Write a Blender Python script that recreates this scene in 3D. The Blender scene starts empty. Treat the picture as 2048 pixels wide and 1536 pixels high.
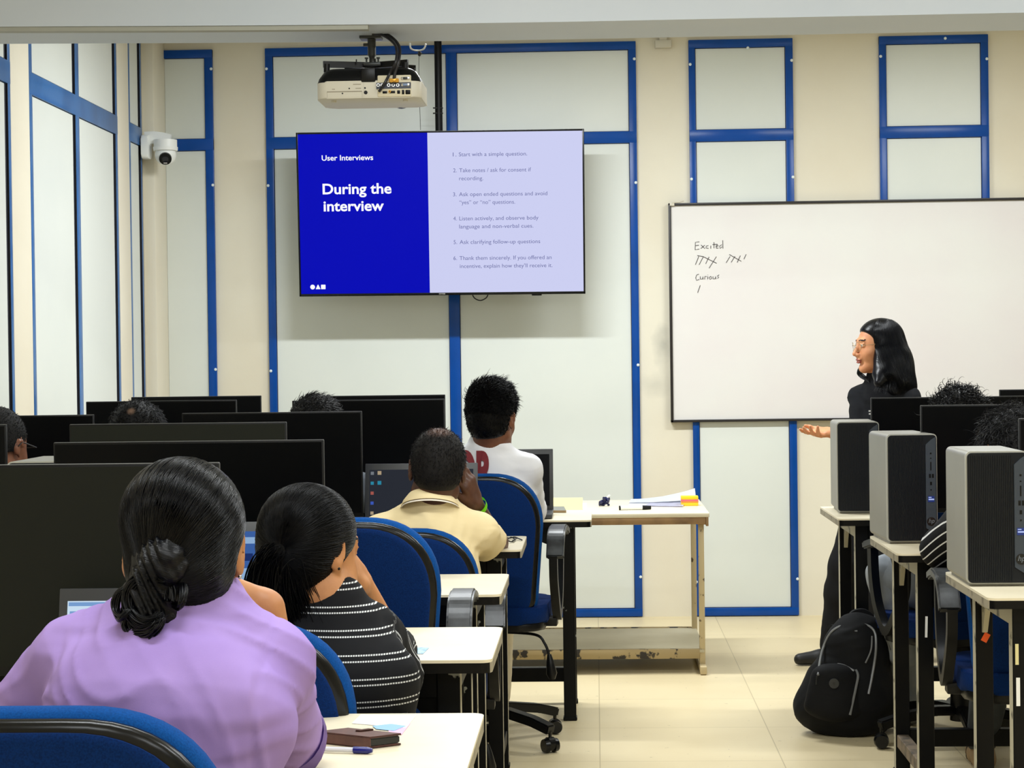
import bpy, bmesh, math, random
import numpy as np
from mathutils import Vector, Matrix

# ------------------------------------------------------------------ camera, world, lights, exposure
SC = bpy.context.scene
COL = SC.collection
CAM_H, FPX = 1.33, 4000.0
_rho = math.radians(0.75)
_cx, _cy = (1190-1024)/FPX, (768-718)/FPX
_x0 = _cx*math.cos(_rho)+_cy*math.sin(_rho)
_y0 = -_cx*math.sin(_rho)+_cy*math.cos(_rho)
_pit = math.atan(_y0); _yaw = math.atan(_x0*math.cos(_pit))
FW = Vector((-math.sin(_yaw)*math.cos(_pit), math.cos(_yaw)*math.cos(_pit), -math.sin(_pit)))
R0 = Vector((math.cos(_yaw), math.sin(_yaw), 0)); U0 = R0.cross(FW)
RT = R0*math.cos(_rho)-U0*math.sin(_rho); UP = R0*math.sin(_rho)+U0*math.cos(_rho)
CAMP = Vector((0, 0, CAM_H))
cam = bpy.data.cameras.new('camera'); cam.sensor_width = 36; cam.lens = FPX/2048*36
cam.clip_start = 0.05
camo = bpy.data.objects.new('camera', cam); COL.objects.link(camo)
camo.matrix_world = Matrix(((RT.x, UP.x, -FW.x, 0), (RT.y, UP.y, -FW.y, 0), (RT.z, UP.z, -FW.z, CAM_H), (0, 0, 0, 1)))
SC.camera = camo

def P(px, py, Y):
    """point of the room on the plane y = Y that stands at picture position px, py"""
    d = RT*((px-1024)/FPX)+UP*((768-py)/FPX)+FW
    return CAMP+d*(Y/d.y)

SC.view_settings.view_transform = 'Standard'
SC.view_settings.look = 'None'
SC.view_settings.gamma = 1
SC.view_settings.use_curve_mapping = False
SC.view_settings.exposure = 0.06
w = bpy.data.worlds.new('world'); SC.world = w; w.use_nodes = True
w.node_tree.nodes['Background'].inputs[0].default_value = (0.90, 0.95, 1.0, 1)
w.node_tree.nodes['Background'].inputs[1].default_value = 0.30

def ceiling_area_light(name, loc, sx, sy, power, col=(0.93, 0.975, 1.0), rot=(0, 0, 0)):
    l = bpy.data.lights.new(name, 'AREA'); l.shape = 'RECTANGLE'; l.size = sx; l.size_y = sy
    l.energy = power; l.color = col
    o = bpy.data.objects.new(name, l); COL.objects.link(o); o.location = loc; o.rotation_euler = rot
    return o
# fluorescent ceiling battens: two rows beyond the beam, four on the camera's side; unseen pair behind the camera added as frontal fill
for X, pw in ((-0.45, 80), (1.95, 55)):
    ceiling_area_light('ceiling_tube_and_fill_light', (X, 8.35, 2.98), 1.25, 0.12, pw)
for X, Y, pw in ((-0.3, 4.5, 38), (1.9, 4.5, 40), (-0.5, 2.4, 34), (1.9, 2.4, 36), (-0.6, -0.3, 34), (1.7, -0.3, 34)):
    ceiling_area_light('ceiling_tube_and_fill_light', (X, Y, 2.98), 1.25, 0.14, pw)

# ------------------------------------------------------------------ materials
def lin(c):
    c = c/255.0
    return c/12.92 if c <= 0.04045 else ((c+0.055)/1.055)**2.4
def rgb(r, g, b): return (lin(r), lin(g), lin(b), 1)
_mats = {}
def mat(name, col, rough=0.5, metal=0.0, spec=0.5, noise=None, bump=None, emit=None, coat=0, sheen=0, sss=0, alpha=None, trans=0):
    """noise=(scale, colour2, low, high); bump=(scale, strength, distance)"""
    if name in _mats: return _mats[name]
    m = bpy.data.materials.new(name); m.use_nodes = True
    nt = m.node_tree; b = nt.nodes['Principled BSDF']
    b.inputs['Base Color'].default_value = rgb(*col)
    b.inputs['Roughness'].default_value = rough
    b.inputs['Metallic'].default_value = metal
    b.inputs['Specular IOR Level'].default_value = spec
    if coat: b.inputs['Coat Weight'].default_value = coat
    if sheen: b.inputs['Sheen Weight'].default_value = sheen
    if sss:
        b.inputs['Subsurface Weight'].default_value = sss
        b.inputs['Subsurface Radius'].default_value = (0.012, 0.005, 0.003)
        b.inputs['Subsurface Scale'].default_value = 1.0
    if trans: b.inputs['Transmission Weight'].default_value = trans
    if emit:
        b.inputs['Emission Color'].default_value = rgb(*emit[0]); b.inputs['Emission Strength'].default_value = emit[1]
    tc = nt.nodes.new('ShaderNodeTexCoord')
    if noise:
        n = nt.nodes.new('ShaderNodeTexNoise'); n.inputs['Scale'].default_value = noise[0]; n.inputs['Detail'].default_value = 6
        r = nt.nodes.new('ShaderNodeMapRange'); r.inputs[1].default_value = noise[2]; r.inputs[2].default_value = noise[3]
        x = nt.nodes.new('ShaderNodeMix'); x.data_type = 'RGBA'
        x.inputs[6].default_value = rgb(*col); x.inputs[7].default_value = rgb(*noise[1])
        nt.links.new(tc.outputs['Object'], n.inputs['Vector']); nt.links.new(n.outputs['Fac'], r.inputs[0])
        nt.links.new(r.outputs[0], x.inputs[0]); nt.links.new(x.outputs[2], b.inputs['Base Color'])
    if bump:
        n = nt.nodes.new('ShaderNodeTexNoise'); n.inputs['Scale'].default_value = bump[0]; n.inputs['Detail'].default_value = 4
        bp = nt.nodes.new('ShaderNodeBump'); bp.inputs['Strength'].default_value = bump[1]; bp.inputs['Distance'].default_value = bump[2]
        nt.links.new(tc.outputs['Object'], n.inputs['Vector']); nt.links.new(n.outputs['Fac'], bp.inputs['Height'])
        nt.links.new(bp.outputs[0], b.inputs['Normal'])
    _mats[name] = m
    return m
M = dict(
    cream_wall=mat('cream_wall_paint', (230, 224, 206), 0.75, noise=(1.6, (223, 214, 193), 0.35, 0.75), bump=(60, 0.12, 0.002)),
    panel=mat('pale_grey_panel', (222, 226, 220), 0.42, noise=(1.1, (214, 219, 214), 0.4, 0.7), bump=(2.2, 0.08, 0.01)),
    blue=mat('blue_gloss_paint', (0, 70, 154), 0.28, spec=0.3, noise=(7, (0, 66, 144), 0.45, 0.65), bump=(30, 0.12, 0.002)),
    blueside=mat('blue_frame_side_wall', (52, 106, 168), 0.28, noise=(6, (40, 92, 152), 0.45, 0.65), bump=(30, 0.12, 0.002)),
    cap=mat('white_screw_cap', (225, 235, 238), 0.4),
    seam_shade=mat('sealant_and_stile_shade', (18, 20, 34), 0.6),
    beam=mat('beam_paint', (200, 207, 217), 0.6, noise=(1.2, (192, 201, 213), 0.4, 0.7)),
    ceil=mat('ceiling_white', (225, 226, 220), 0.8),
    black=mat('black_painted_steel', (4, 5, 7), 0.4, spec=0.18, noise=(14, (7, 8, 10), 0.5, 0.7), bump=(25, 0.15, 0.001)),
    worn=mat('worn_black_steel', (4, 5, 7), 0.4, spec=0.18, noise=(16, (150, 152, 146), 0.665, 0.68)),
    creamsteel=mat('cream_worn_steel', (176, 170, 148), 0.55, noise=(22, (80, 78, 66), 0.58, 0.64)),
    rust=mat('scuffed_brown_rail', (120, 104, 84), 0.7, noise=(20, (66, 58, 48), 0.45, 0.65)),
    top=mat('cream_laminate', (228, 218, 192), 0.36, noise=(5, (220, 209, 180), 0.4, 0.7)),
    topedge=mat('beige_edge_band', (150, 142, 122), 0.6, noise=(25, (110, 102, 86), 0.5, 0.65)),
    topblack=mat('black_edge_band', (5, 5, 6), 0.35, spec=0.2),
    plastic=mat('black_plastic', (8, 9, 11), 0.36, spec=0.25, bump=(220, 0.08, 0.0006)),
    glossblack=mat('gloss_black_rim', (6, 7, 9), 0.25, spec=0.3),
    greyplastic=mat('worn_arm_pad', (60, 63, 66), 0.38, spec=0.4, noise=(12, (26, 27, 29), 0.4, 0.6)),
    screen=mat('switched_off_screen', (5, 6, 8), 0.3, spec=0.10),
    bezel=mat('monitor_housing', (12, 13, 15), 0.4, spec=0.2),
    bezelhighlight=mat('monitor_edge_highlight', (92, 93, 92), 0.35),
    silver=mat('silver_case', (150, 149, 142), 0.42, metal=0.35, noise=(3, (140, 138, 131), 0.4, 0.7), bump=(900, 0.08, 0.0004)),
    portstrip=mat('slate_port_strip', (46, 54, 64), 0.42),
    white=mat('white_plastic', (238, 240, 238), 0.35),
    offwhite=mat('offwhite_plastic', (208, 203, 188), 0.45),
    paper=mat('white_paper', (240, 241, 240), 0.7),
    beige=mat('beige_painted_steel', (196, 178, 138), 0.5, noise=(24, (84, 68, 48), 0.63, 0.67)),
    beigeshelf=mat('beige_shelf_board', (205, 198, 172), 0.55, noise=(3, (190, 182, 154), 0.4, 0.65)),
    chipped=mat('chipped_edge', (166, 146, 104), 0.6, noise=(18, (40, 34, 28), 0.53, 0.57)),
    metal=mat('dark_metal', (60, 62, 62), 0.4, metal=0.6),
    chrome=mat('chrome', (190, 192, 195), 0.25, metal=1.0),
    gold=mat('brass_plug', (200, 150, 60), 0.35, metal=0.7),
)
def fabric(name, col, col2):
    m = mat(name, col, 0.9, sheen=0.0, spec=0.15, noise=(420, col2, 0.35, 0.65), bump=(600, 0.25, 0.0008))
    return m
M['bluefab'] = fabric('blue_chair_fabric', (2, 40, 98), (1, 30, 78))
M['bluefab2'] = fabric('blue_cushion_fabric', (6, 72, 142), (4, 60, 122))

def floor_mat():
    m = bpy.data.materials.new('floor_tiles'); m.use_nodes = True; nt = m.node_tree; b = nt.nodes['Principled BSDF']
    tc = nt.nodes.new('ShaderNodeTexCoord'); br = nt.nodes.new('ShaderNodeTexBrick')
    br.offset = 0.0; br.inputs['Scale'].default_value = 1.0
    br.inputs['Brick Width'].default_value = 0.6; br.inputs['Row Height'].default_value = 0.6
    br.inputs['Mortar Size'].default_value = 0.0022; br.inputs['Mortar Smooth'].default_value = 0.3
    br.inputs['Color1'].default_value = rgb(223, 207, 168); br.inputs['Color2'].default_value = rgb(219, 203, 165)
    br.inputs['Mortar'].default_value = rgb(186, 170, 134)
    n = nt.nodes.new('ShaderNodeTexNoise'); n.inputs['Scale'].default_value = 2.4; n.inputs['Detail'].default_value = 8
    r = nt.nodes.new('ShaderNodeMapRange'); r.inputs[1].default_value = 0.42; r.inputs[2].default_value = 0.8
    r.inputs[4].default_value = 0.35
    x = nt.nodes.new('ShaderNodeMix'); x.data_type = 'RGBA'; x.inputs[7].default_value = rgb(196, 176, 132)
    n2 = nt.nodes.new('ShaderNodeTexNoise'); n2.inputs['Scale'].default_value = 38; n2.inputs['Detail'].default_value = 3
    r2 = nt.nodes.new('ShaderNodeMapRange'); r2.inputs[1].default_value = 0.70; r2.inputs[2].default_value = 0.74; r2.inputs[4].default_value = 0.55
    x2 = nt.nodes.new('ShaderNodeMix'); x2.data_type = 'RGBA'; x2.inputs[7].default_value = rgb(120, 104, 76)
    L = nt.links.new
    L(tc.outputs['Object'], br.inputs['Vector']); L(tc.outputs['Object'], n.inputs['Vector']); L(tc.outputs['Object'], n2.inputs['Vector'])
    L(n.outputs['Fac'], r.inputs[0]); L(r.outputs[0], x.inputs[0]); L(br.outputs['Color'], x.inputs[6])
    L(n2.outputs['Fac'], r2.inputs[0]); L(r2.outputs[0], x2.inputs[0]); L(x.outputs[2], x2.inputs[6]); L(x2.outputs[2], b.inputs['Base Color'])
    b.inputs['Roughness'].default_value = 0.42; b.inputs['Specular IOR Level'].default_value = 0.4
    return m
M['floor'] = floor_mat()

# ------------------------------------------------------------------ mesh helpers
def box(bm, x0, x1, y0, y1, z0, z1, bev=0.0, mi=0, Mx=None, seg=2):
    vs = [bm.verts.new((x, y, z)) for x in (x0, x1) for y in (y0, y1) for z in (z0, z1)]
    F = []
    for q in ((0, 1, 3, 2), (4, 6, 7, 5), (0, 4, 5, 1), (2, 3, 7, 6), (0, 2, 6, 4), (1, 5, 7, 3)):
        f = bm.faces.new([vs[i] for i in q]); f.material_index = mi; F.append(f)
    if bev:
        ed = list({e for f in F for e in f.edges})
        r = bmesh.ops.bevel(bm, geom=ed, offset=bev, segments=seg, affect='EDGES', profile=0.5)
        vs = list({v for f in r['faces'] for v in f.verts} | {v for v in vs if v.is_valid})
        for f in r['faces']: f.material_index = mi
    if Mx is not None: bmesh.ops.transform(bm, matrix=Mx, verts=[v for v in vs if v.is_valid])
    return vs
def frame_of(d):
    d = Vector(d).normalized()
    u = Vector((0, 0, 1)) if abs(d.z) < 0.9 else Vector((1, 0, 0))
    a = d.cross(u).normalized(); b = d.cross(a).normalized()
    return a, b
def tube(bm, pts, r, n=8, mi=0, cap=True, sq=None):
    """sweep along pts; r number or list; sq=(half_a, half_b) gives a rectangular section"""
    pts = [Vector(p) for p in pts]; rs = r if isinstance(r, (list, tuple)) else [r]*len(pts)
    rings = []; pa = None
    for i, p in enumerate(pts):
        d = (pts[min(i+1, len(pts)-1)]-pts[max(i-1, 0)])
        if d.length < 1e-9: d = Vector((0, 0, 1))
        d.normalize()
        if pa is None: a, b = frame_of(d)
        else:
            a = (pa-d*pa.dot(d)).normalized(); b = d.cross(a)
        pa = a
        if sq: ring = [bm.verts.new(p+a*sx*sq[0]+b*sy*sq[1]) for sx, sy in ((1, 1), (-1, 1), (-1, -1), (1, -1))]
        else: ring = [bm.verts.new(p+(a*math.cos(2*math.pi*k/n)+b*math.sin(2*math.pi*k/n))*rs[i]) for k in range(n)]
        rings.append(ring)
    m = len(rings[0])
    for i in range(len(rings)-1):
        for k in range(m):
            f = bm.faces.new((rings[i][k], rings[i][(k+1) % m], rings[i+1][(k+1) % m], rings[i+1][k])); f.material_index = mi
    if cap:
        f = bm.faces.new(rings[0][::-1]); f.material_index = mi
        f = bm.faces.new(rings[-1]); f.material_index = mi
def cyl(bm, a, b, r, r2=None, n=20, mi=0): tube(bm, [a, b], [r, r if r2 is None else r2], n, mi)
def prism(bm, pts, f, t0, t1, mi=0, miside=None, bev=0.0):
    """outline pts (u, v) swept from t0 to t1; f(u, v, t) gives the point"""
    A = [bm.verts.new(f(u, v, t0)) for u, v in pts]; B = [bm.verts.new(f(u, v, t1)) for u, v in pts]
    fs = [bm.faces.new(A[::-1]), bm.faces.new(B)]
    for q in fs: q.material_index = mi
    n = len(pts); sd = []
    for i in range(n):
        q = bm.faces.new((A[i], A[(i+1) % n], B[(i+1) % n], B[i])); q.material_index = mi if miside is None else miside; sd.append(q)
    if bev:
        ed = list({e for q in fs for e in q.edges})
        bmesh.ops.bevel(bm, geom=ed, offset=bev, segments=2, affect='EDGES', profile=0.5)
    return A, B
def sphere(bm, c, r, u=16, v=10, mi=0, sc=(1, 1, 1)):
    q = bmesh.ops.create_uvsphere(bm, u_segments=u, v_segments=v, radius=r, matrix=Matrix.Translation(Vector(c)) @ Matrix.Diagonal((*sc, 1)))
    for vv in q['verts']:
        for f in vv.link_faces: f.material_index = mi
def rrect(x0, x1, y0, y1, r, n=6):
    out = []
    for cx, cy, a0 in ((x1-r, y1-r, 0), (x0+r, y1-r, 90), (x0+r, y0+r, 180), (x1-r, y0+r, 270)):
        for k in range(n+1):
            a = math.radians(a0+90*k/n); out.append((cx+r*math.cos(a), cy+r*math.sin(a)))
    return out

def wpos(o):
    return Vector(o.location)+(wpos(o.parent) if o.parent else Vector((0, 0, 0)))
def link(name, me, parent=None, world=False):
    o = bpy.data.objects.new(name, me); COL.objects.link(o)
    if parent:
        o.parent = parent
        if world: me.transform(Matrix.Translation(-wpos(parent)))
    return o
def obj(name, bm, mats, parent=None, smooth=35, world=False, at=None):
    bmesh.ops.recalc_face_normals(bm, faces=bm.faces)
    me = bpy.data.meshes.new(name); bm.to_mesh(me); bm.free()
    if not isinstance(mats, (list, tuple)): mats = [mats]
    for m in mats: me.materials.append(m)
    if at is not None: me.transform(Matrix.Translation(-Vector(at)))
    o = link(name, me, parent, world)
    if at is not None: o.location = at
    if smooth:
        me.polygons.foreach_set('use_smooth', [True]*len(me.polygons))
        me.set_sharp_from_angle(angle=math.radians(smooth))
    return o
def empty(name, loc, rz=0.0):
    o = bpy.data.objects.new(name, None); COL.objects.link(o); o.location = loc; o.rotation_euler = (0, 0, rz)
    o.empty_display_size = 0.1
    return o
def tag(o, label, cat, group=None, kind=None):
    o['label'] = label; o['category'] = cat
    if group: o['group'] = group
    if kind: o['kind'] = kind
    return o
def struct(o): o['kind'] = 'structure'; return o
def copy_tree(o, parent=None):
    c = o.copy(); COL.objects.link(c)
    if parent: c.parent = parent
    for ch in [x for x in COL.objects if x.parent == o]: copy_tree(ch, c)
    return c
def NB(): return bmesh.new()
def text_mesh(body, size=1.0, offset=0.0, res=4):
    cu = bpy.data.curves.new('writing', 'FONT'); cu.body = body; cu.size = size; cu.offset = offset; cu.resolution_u = res
    o = bpy.data.objects.new('writing', cu); COL.objects.link(o)
    bpy.context.view_layer.update()
    me = bpy.data.meshes.new_from_object(o.evaluated_get(bpy.context.evaluated_depsgraph_get()))
    bpy.data.objects.remove(o); bpy.data.curves.remove(cu)
    return me
# ------------------------------------------------------------------ room shell
WY = 10.30; LX = -2.27; RX = 5.2; NY = -2.2; CZ = 3.06
b = NB(); box(b, LX-0.2, RX+0.2, NY-0.2, WY+0.2, -0.1, 0); struct(obj('floor', b, M['floor']))
b = NB(); box(b, LX-0.2, RX+0.2, NY-0.2, WY+0.2, CZ, CZ+0.1); struct(obj('ceiling', b, M['ceil']))
b = NB(); box(b, LX-0.2, RX+0.2, WY, WY+0.15, 0, CZ)
# smudges beside the white board
def wallmat():
    m = M['cream_wall'].copy(); m.name = 'cream_wall_smudged'; nt = m.node_tree
    bs = nt.nodes['Principled BSDF']; src = bs.inputs['Base Color'].links[0].from_socket
    tc = [n for n in nt.nodes if n.type == 'TEX_COORD'][0]
    prev = src
    for (px, py, rx, rz, st) in ((1325, 690, 0.055, 0.13, 0.5), (1312, 770, 0.09, 0.07, 0.28)):
        c = P(px, py, WY)
        mp = nt.nodes.new('ShaderNodeMapping'); mp.vector_type = 'TEXTURE'
        mp.inputs['Location'].default_value = c; mp.inputs['Scale'].default_value = (rx, 1, rz)
        ln = nt.nodes.new('ShaderNodeVectorMath'); ln.operation = 'LENGTH'
        nz = nt.nodes.new('ShaderNodeTexNoise'); nz.inputs['Scale'].default_value = 14
        ad = nt.nodes.new('ShaderNodeMath'); ad.operation = 'ADD'
        mr = nt.nodes.new('ShaderNodeMapRange'); mr.inputs[1].default_value = 1.6; mr.inputs[2].default_value = 0.6; mr.inputs[4].default_value = st
        mx = nt.nodes.new('ShaderNodeMix'); mx.data_type = 'RGBA'; mx.inputs[7].default_value = rgb(150, 150, 140)
        L = nt.links.new
        L(tc.outputs['Object'], mp.inputs['Vector']); L(mp.outputs[0], ln.inputs[0]); L(tc.outputs['Object'], nz.inputs['Vector'])
        L(ln.outputs['Value'], ad.inputs[0]); L(nz.outputs['Fac'], ad.inputs[1]); L(ad.outputs[0], mr.inputs[0])
        L(mr.outputs[0], mx.inputs[0]); L(prev, mx.inputs[6]); prev = mx.outputs[2]
    nt.links.new(prev, bs.inputs['Base Color'])
    return m
struct(obj('wall_back', b, wallmat()))
b = NB(); box(b, LX-0.15, LX, NY-0.2, WY, 0, CZ); struct(obj('wall_left', b, M['cream_wall']))
b = NB(); box(b, RX, RX+0.15, NY-0.2, WY, 0, CZ); struct(obj('wall_right', b, M['cream_wall']))
b = NB(); box(b, LX, RX, NY-0.15, NY, 0, CZ); struct(obj('wall_front', b, M['cream_wall']))

TN = [0]
def trim(bm, mats, **k):
    TN[0] += 1
    return struct(obj('trim_%d' % TN[0], bm, mats, **k))
# ceiling beam with a slightly uneven soffit
b = NB(); n = 24
rows = []
for i in range(n+1):
    X = LX+(RX-LX)*i/n
    dz = 0.022*min(1, max(0, -X/1.9))**1.6
    rows.append([b.verts.new((X, y, z)) for y, z in ((6.22, CZ), (6.22, 2.377+dz), (6.56, 2.377+dz), (6.56, CZ))])
for i in range(n):
    for k in range(3): b.faces.new((rows[i][k], rows[i+1][k], rows[i+1][k+1], rows[i][k+1]))
for r in (rows[0], rows[-1]): b.faces.new(r)
trim(b, M['beam'])

# blue framed panels on the back wall.  xs: stiles (left px, right px) at the given height, rails: (top px, bottom px)
def xw(px, py): return P(px, py, WY).x
def zw(px, py): return P(px, py, WY).z
Z_TOP = 2.955; ZM0, ZM1 = 2.435, 2.495
def wall_frame(stiles, x_left=None, x_right=None, bottom=0.045, capz=()):
    """stiles: list of (x0, x1) in metres; open sides end at x_left / x_right"""
    fr = NB(); y0, y1 = WY-0.022, WY
    L = stiles[0][0] if x_left is None else x_left
    R = stiles[-1][1] if x_right is None else x_right
    for a, c in stiles: box(fr, a, c, y0, y1, 0.004, Z_TOP, 0.003)
    for z0, z1 in ((Z_TOP-0.042, Z_TOP), (ZM0, ZM1), (0.004, bottom)): box(fr, L, R, y0-0.001, y1, z0, z1, 0.003)
    o = trim(fr, M['blue'])
    pn = NB()
    edges = [L]+[v for s in stiles for v in s]+[R]
    spans = []
    if x_left is not None: spans.append((L, stiles[0][0]))
    for i in range(len(stiles)-1): spans.append((stiles[i][1], stiles[i+1][0]))
    if x_right is not None: spans.append((stiles[-1][1], R))
    for a, c in spans:
        for z0, z1 in ((bottom, ZM0), (ZM1, Z_TOP-0.042)):
            p = NB(); box(p, a+0.003, c-0.003, WY-0.010, WY, z0+0.003, z1-0.003)
            obj('panel', p, M['panel'], o)
            s = NB(); box(s, a, c, WY-0.006, WY, z0, z1)
            obj('sealant_line', s, M['seam_shade'], o)
    for X, Z in capz:
        s = NB(); sphere(s, (X, y0-0.001, Z), 0.0075, 12, 8, sc=(1, 0.4, 1)); obj('screw_cap', s, M['cap'], o)
    return o
a0, a1 = xw(414, 400), xw(430, 400)
wall_frame([(a0, a1)], x_left=LX+0.06, capz=[(a1-0.006, zw(423, y)) for y in (139, 371, 739)])
f1 = [(xw(535, 400), xw(550, 400)), (xw(896, 400), xw(917, 400)), (xw(1260, 400), xw(1275, 400))]
wall_frame(f1, capz=[(f1[0][0]+0.008, zw(535, y)) for y in (139, 372, 742)]+[(f1[2][1]-0.008, zw(1270, y)) for y in (119, 366, 730, 1153)])
f2 = [(xw(1380, 400), xw(1393, 400)), (xw(1573, 400), xw(1588, 400))]
wall_frame(f2, capz=[(f2[0][0]+0.008, zw(1378, y)) for y in (130, 359, 1163)]+[(f2[1][1]-0.006, zw(1582, y)) for y in (122, 355, 1157)]+[(xw(1495, 97), zw(1495, 97))])
f3 = [(xw(1760, 400), xw(1774, 400)), (xw(1963, 400), xw(1978, 400))]
wall_frame(f3, capz=[(f3[0][0]+0.008, zw(1762, 114)), (f3[1][1]-0.008, zw(1971, 119)), (xw(1889, 78), zw(1889, 78))])
f4 = [(2.35, 2.39), (2.89, 2.93)]
wall_frame(f4)

# left wall: blue frames seen at a grazing angle, cream posts between
def yl(px, py=400):
    d = RT*((px-1024)/FPX)+UP*((768-py)/FPX)+FW
    return d.y*(LX+0.010)/d.x
def side_frame(ys, y_near=None, y_far=None):
    fr = NB()
    A = ys[0][0] if y_near is None else y_near; B = ys[-1][1] if y_far is None else y_far
    for a, c in ys: box(fr, LX, LX+0.012, a, c, 0.004, CZ-0.02, 0.003)
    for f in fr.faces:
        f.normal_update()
        if f.normal.y < -0.9: f.material_index = 1  # near faces of the stiles coloured dark to paint their side shade
    for z0, z1 in ((ZM0-0.008, ZM1+0.022), (0.004, 0.045), (CZ-0.07, CZ-0.02)): box(fr, LX, LX+0.013, A, B, z0, z1, 0.003)
    o = trim(fr, [M['blueside'], M['seam_shade']])
    ed = ([A] if y_near is not None else [])+[v for s in ys for v in s]+([B] if y_far is not None else [])
    if y_near is None: ed = ed[1:]
    if y_far is None: ed = ed[:-1]
    for i in range(0, len(ed)-1, 2):
        a, c = ed[i], ed[i+1]
        for z0, z1 in ((0.045, ZM0-0.008), (ZM1+0.022, CZ-0.07)):
            p = NB(); box(p, LX, LX+0.006, a+0.012, c-0.03, z0+0.004, z1-0.004); obj('panel', p, M['panel'], o)
            s = NB(); box(s, LX, LX+0.003, a, c, z0, z1); obj('sealant_line', s, M['seam_shade'], o)
    return o
def cream_post(ya, yb, prot=0.012):
    b = NB(); box(b, LX, LX+prot, ya, yb, 0, CZ-0.01, 0.004); trim(b, M['cream_wall'])
yA, yB = yl(23.5), yl(61)
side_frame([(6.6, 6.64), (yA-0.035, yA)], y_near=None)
cream_post(yA, yB)
yM0, yM1 = yl(153), yl(160.5); yC = yl(236.5)
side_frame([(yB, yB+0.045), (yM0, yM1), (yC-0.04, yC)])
yD = yl(259.5); cream_post(yC, yD)
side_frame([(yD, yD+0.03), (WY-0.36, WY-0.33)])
# corner duct column
b = NB(); box(b, LX, LX+0.062, WY-0.28, WY, 0, CZ-0.01, 0.004); trim(b, M['cream_wall'])

# small white conduit box high on the back wall
b = NB(); c = P(1326, 90, WY); box(b, c.x-0.042, c.x+0.042, WY-0.045, WY, c.z-0.02, c.z+0.02, 0.004)
box(b, c.x-0.02, c.x+0.02, WY-0.04, WY, c.z+0.018, c.z+0.06, 0.003)
tag(obj('junction_box', b, M['offwhite']), 'small cream junction box high on the back wall right of the screen frame', 'junction box')
# little mark on the wall
# ------------------------------------------------------------------ projector and its mount
PY = 6.34
pc = P(737, 163, PY); sx = PY/FPX
def pj(px, py): q = P(px, py, PY); return q.x, q.z
t = empty('projector', (pc.x, PY+0.13, pj(737, 197)[1])); tag(t, 'white and black projector hanging upside down under the beam, cables plugged into its back', 'projector')
xl, xr = pj(632, 170)[0], pj(842, 170)[0]; zb, zt = pj(737, 196)[1], pj(737, 134)[1]; zs = pj(737, 163)[1]
b = NB(); bx = rrect(xl, xr, PY, PY+0.26, 0.035)
A, B2 = prism(b, bx, lambda u, v, t: (u, v, t), zb, zs+0.003, bev=0.006)
obj('casing', b, M['offwhite'], t, world=True)
b = NB(); ht = zt-zs; cx = (xl+xr)/2
rings = []
for (k, zz) in ((0.0, zs), (0.004, zs+ht*0.3), (0.018, zs+ht*0.78), (0.034, zt)):
    rings.append([b.verts.new((u, v, zz)) for u, v in rrect(xl+0.001+k, xr-0.001-k, PY+0.001+k*0.8, PY+0.258-k, 0.034)])
m = len(rings[0])
for i in range(3):
    for k in range(m): b.faces.new((rings[i][k], rings[i][(k+1) % m], rings[i+1][(k+1) % m], rings[i+1][k]))
b.faces.new(rings[-1]); b.faces.new(rings[0][::-1])
obj('top_cover', b, M['plastic'], t, world=True)
b = NB(); x0, z1 = pj(722, 136); x1, z0 = pj(751, 164); box(b, x0, x1, PY-0.004, PY+0.05, z0, z1, 0.004)
obj('cover_latch', b, M['plastic'], t, world=True)
# port plate
pp = NB(); x0, z1 = pj(755, 151); x1, z0 = pj(822.5, 193); box(pp, x0, x1, PY-0.004, PY+0.03, z0, z1, 0.003)
plate = obj('port_plate', pp, mat('port_plate_plastic', (214, 205, 178), 0.5), t, world=True)
def port(x, y, w, h, kind, m=M['black'], d=0.006):
    b = NB(); X, Z = pj(x, y); w *= sx; h *= sx
    if kind == 'r':
        cyl(b, (X, PY-0.004, Z), (X, PY-0.004-d, Z), w/2, n=16)
        cyl(b, (X, PY-0.004-d, Z), (X, PY-0.005-d, Z), w/4, n=12, mi=1)
        return obj('socket', b, [m, M['plastic']], plate, world=True)
    box(b, X-w/2, X+w/2, PY-0.004-d, PY-0.002, Z-h/2, Z+h/2, min(w, h)*0.15)
    return obj('socket', b, m, plate, world=True)
strip = NB(); x0, z1 = pj(753, 166); x1, z0 = pj(822, 177); box(strip, x0, x1, PY-0.0055, PY, z0, z1)
obj('label_strip', strip, mat('dark_label', (60, 66, 80), 0.5), plate, world=True)
for x in (757, 765, 778, 787, 796): port(x, 171, 7, 7, 'r', M['chrome'])
for y, mm in ((157, M['metal']), (170, mat('vga_blue', (120, 140, 175), 0.4))):
    port(811, y, 17, 6, 'b', M['chrome'], 0.003); port(811, y, 9, 4.5, 'b', mm, 0.006)
port(770, 185, 9, 5, 'b', M['black'], 0.0015)
for x, wd, hh in ((785, 11, 5), (797.5, 6, 7), (806.5, 5, 9), (816, 10, 9)): port(x, 184.5, wd, hh, 'b', M['black'], 0.0015)
port(780, 183.5, 5, 5, 'r', M['gold']); 
for x, y, r in ((731.5, 185, 7.5), (730, 176, 3.5), (685, 187, 3), (698.5, 177, 3)):
    b = NB(); X, Z = pj(x, y); cyl(b, (X, PY+0.002, Z), (X, PY-0.001, Z), r*sx/2, n=16); obj('screw_hole', b, M['plastic'], t, world=True)
b = NB()
for (xa, ya, xb, yb) in ((727, 164, 727.6, 196), (654, 183, 724, 183.6), (654, 183, 654.6, 196), (724, 183, 724.6, 196)):
    x0, z1 = pj(xa, ya); x1, z0 = pj(xb, yb); box(b, x0, x1, PY-0.0006, PY+0.002, z0, z1)
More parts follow.
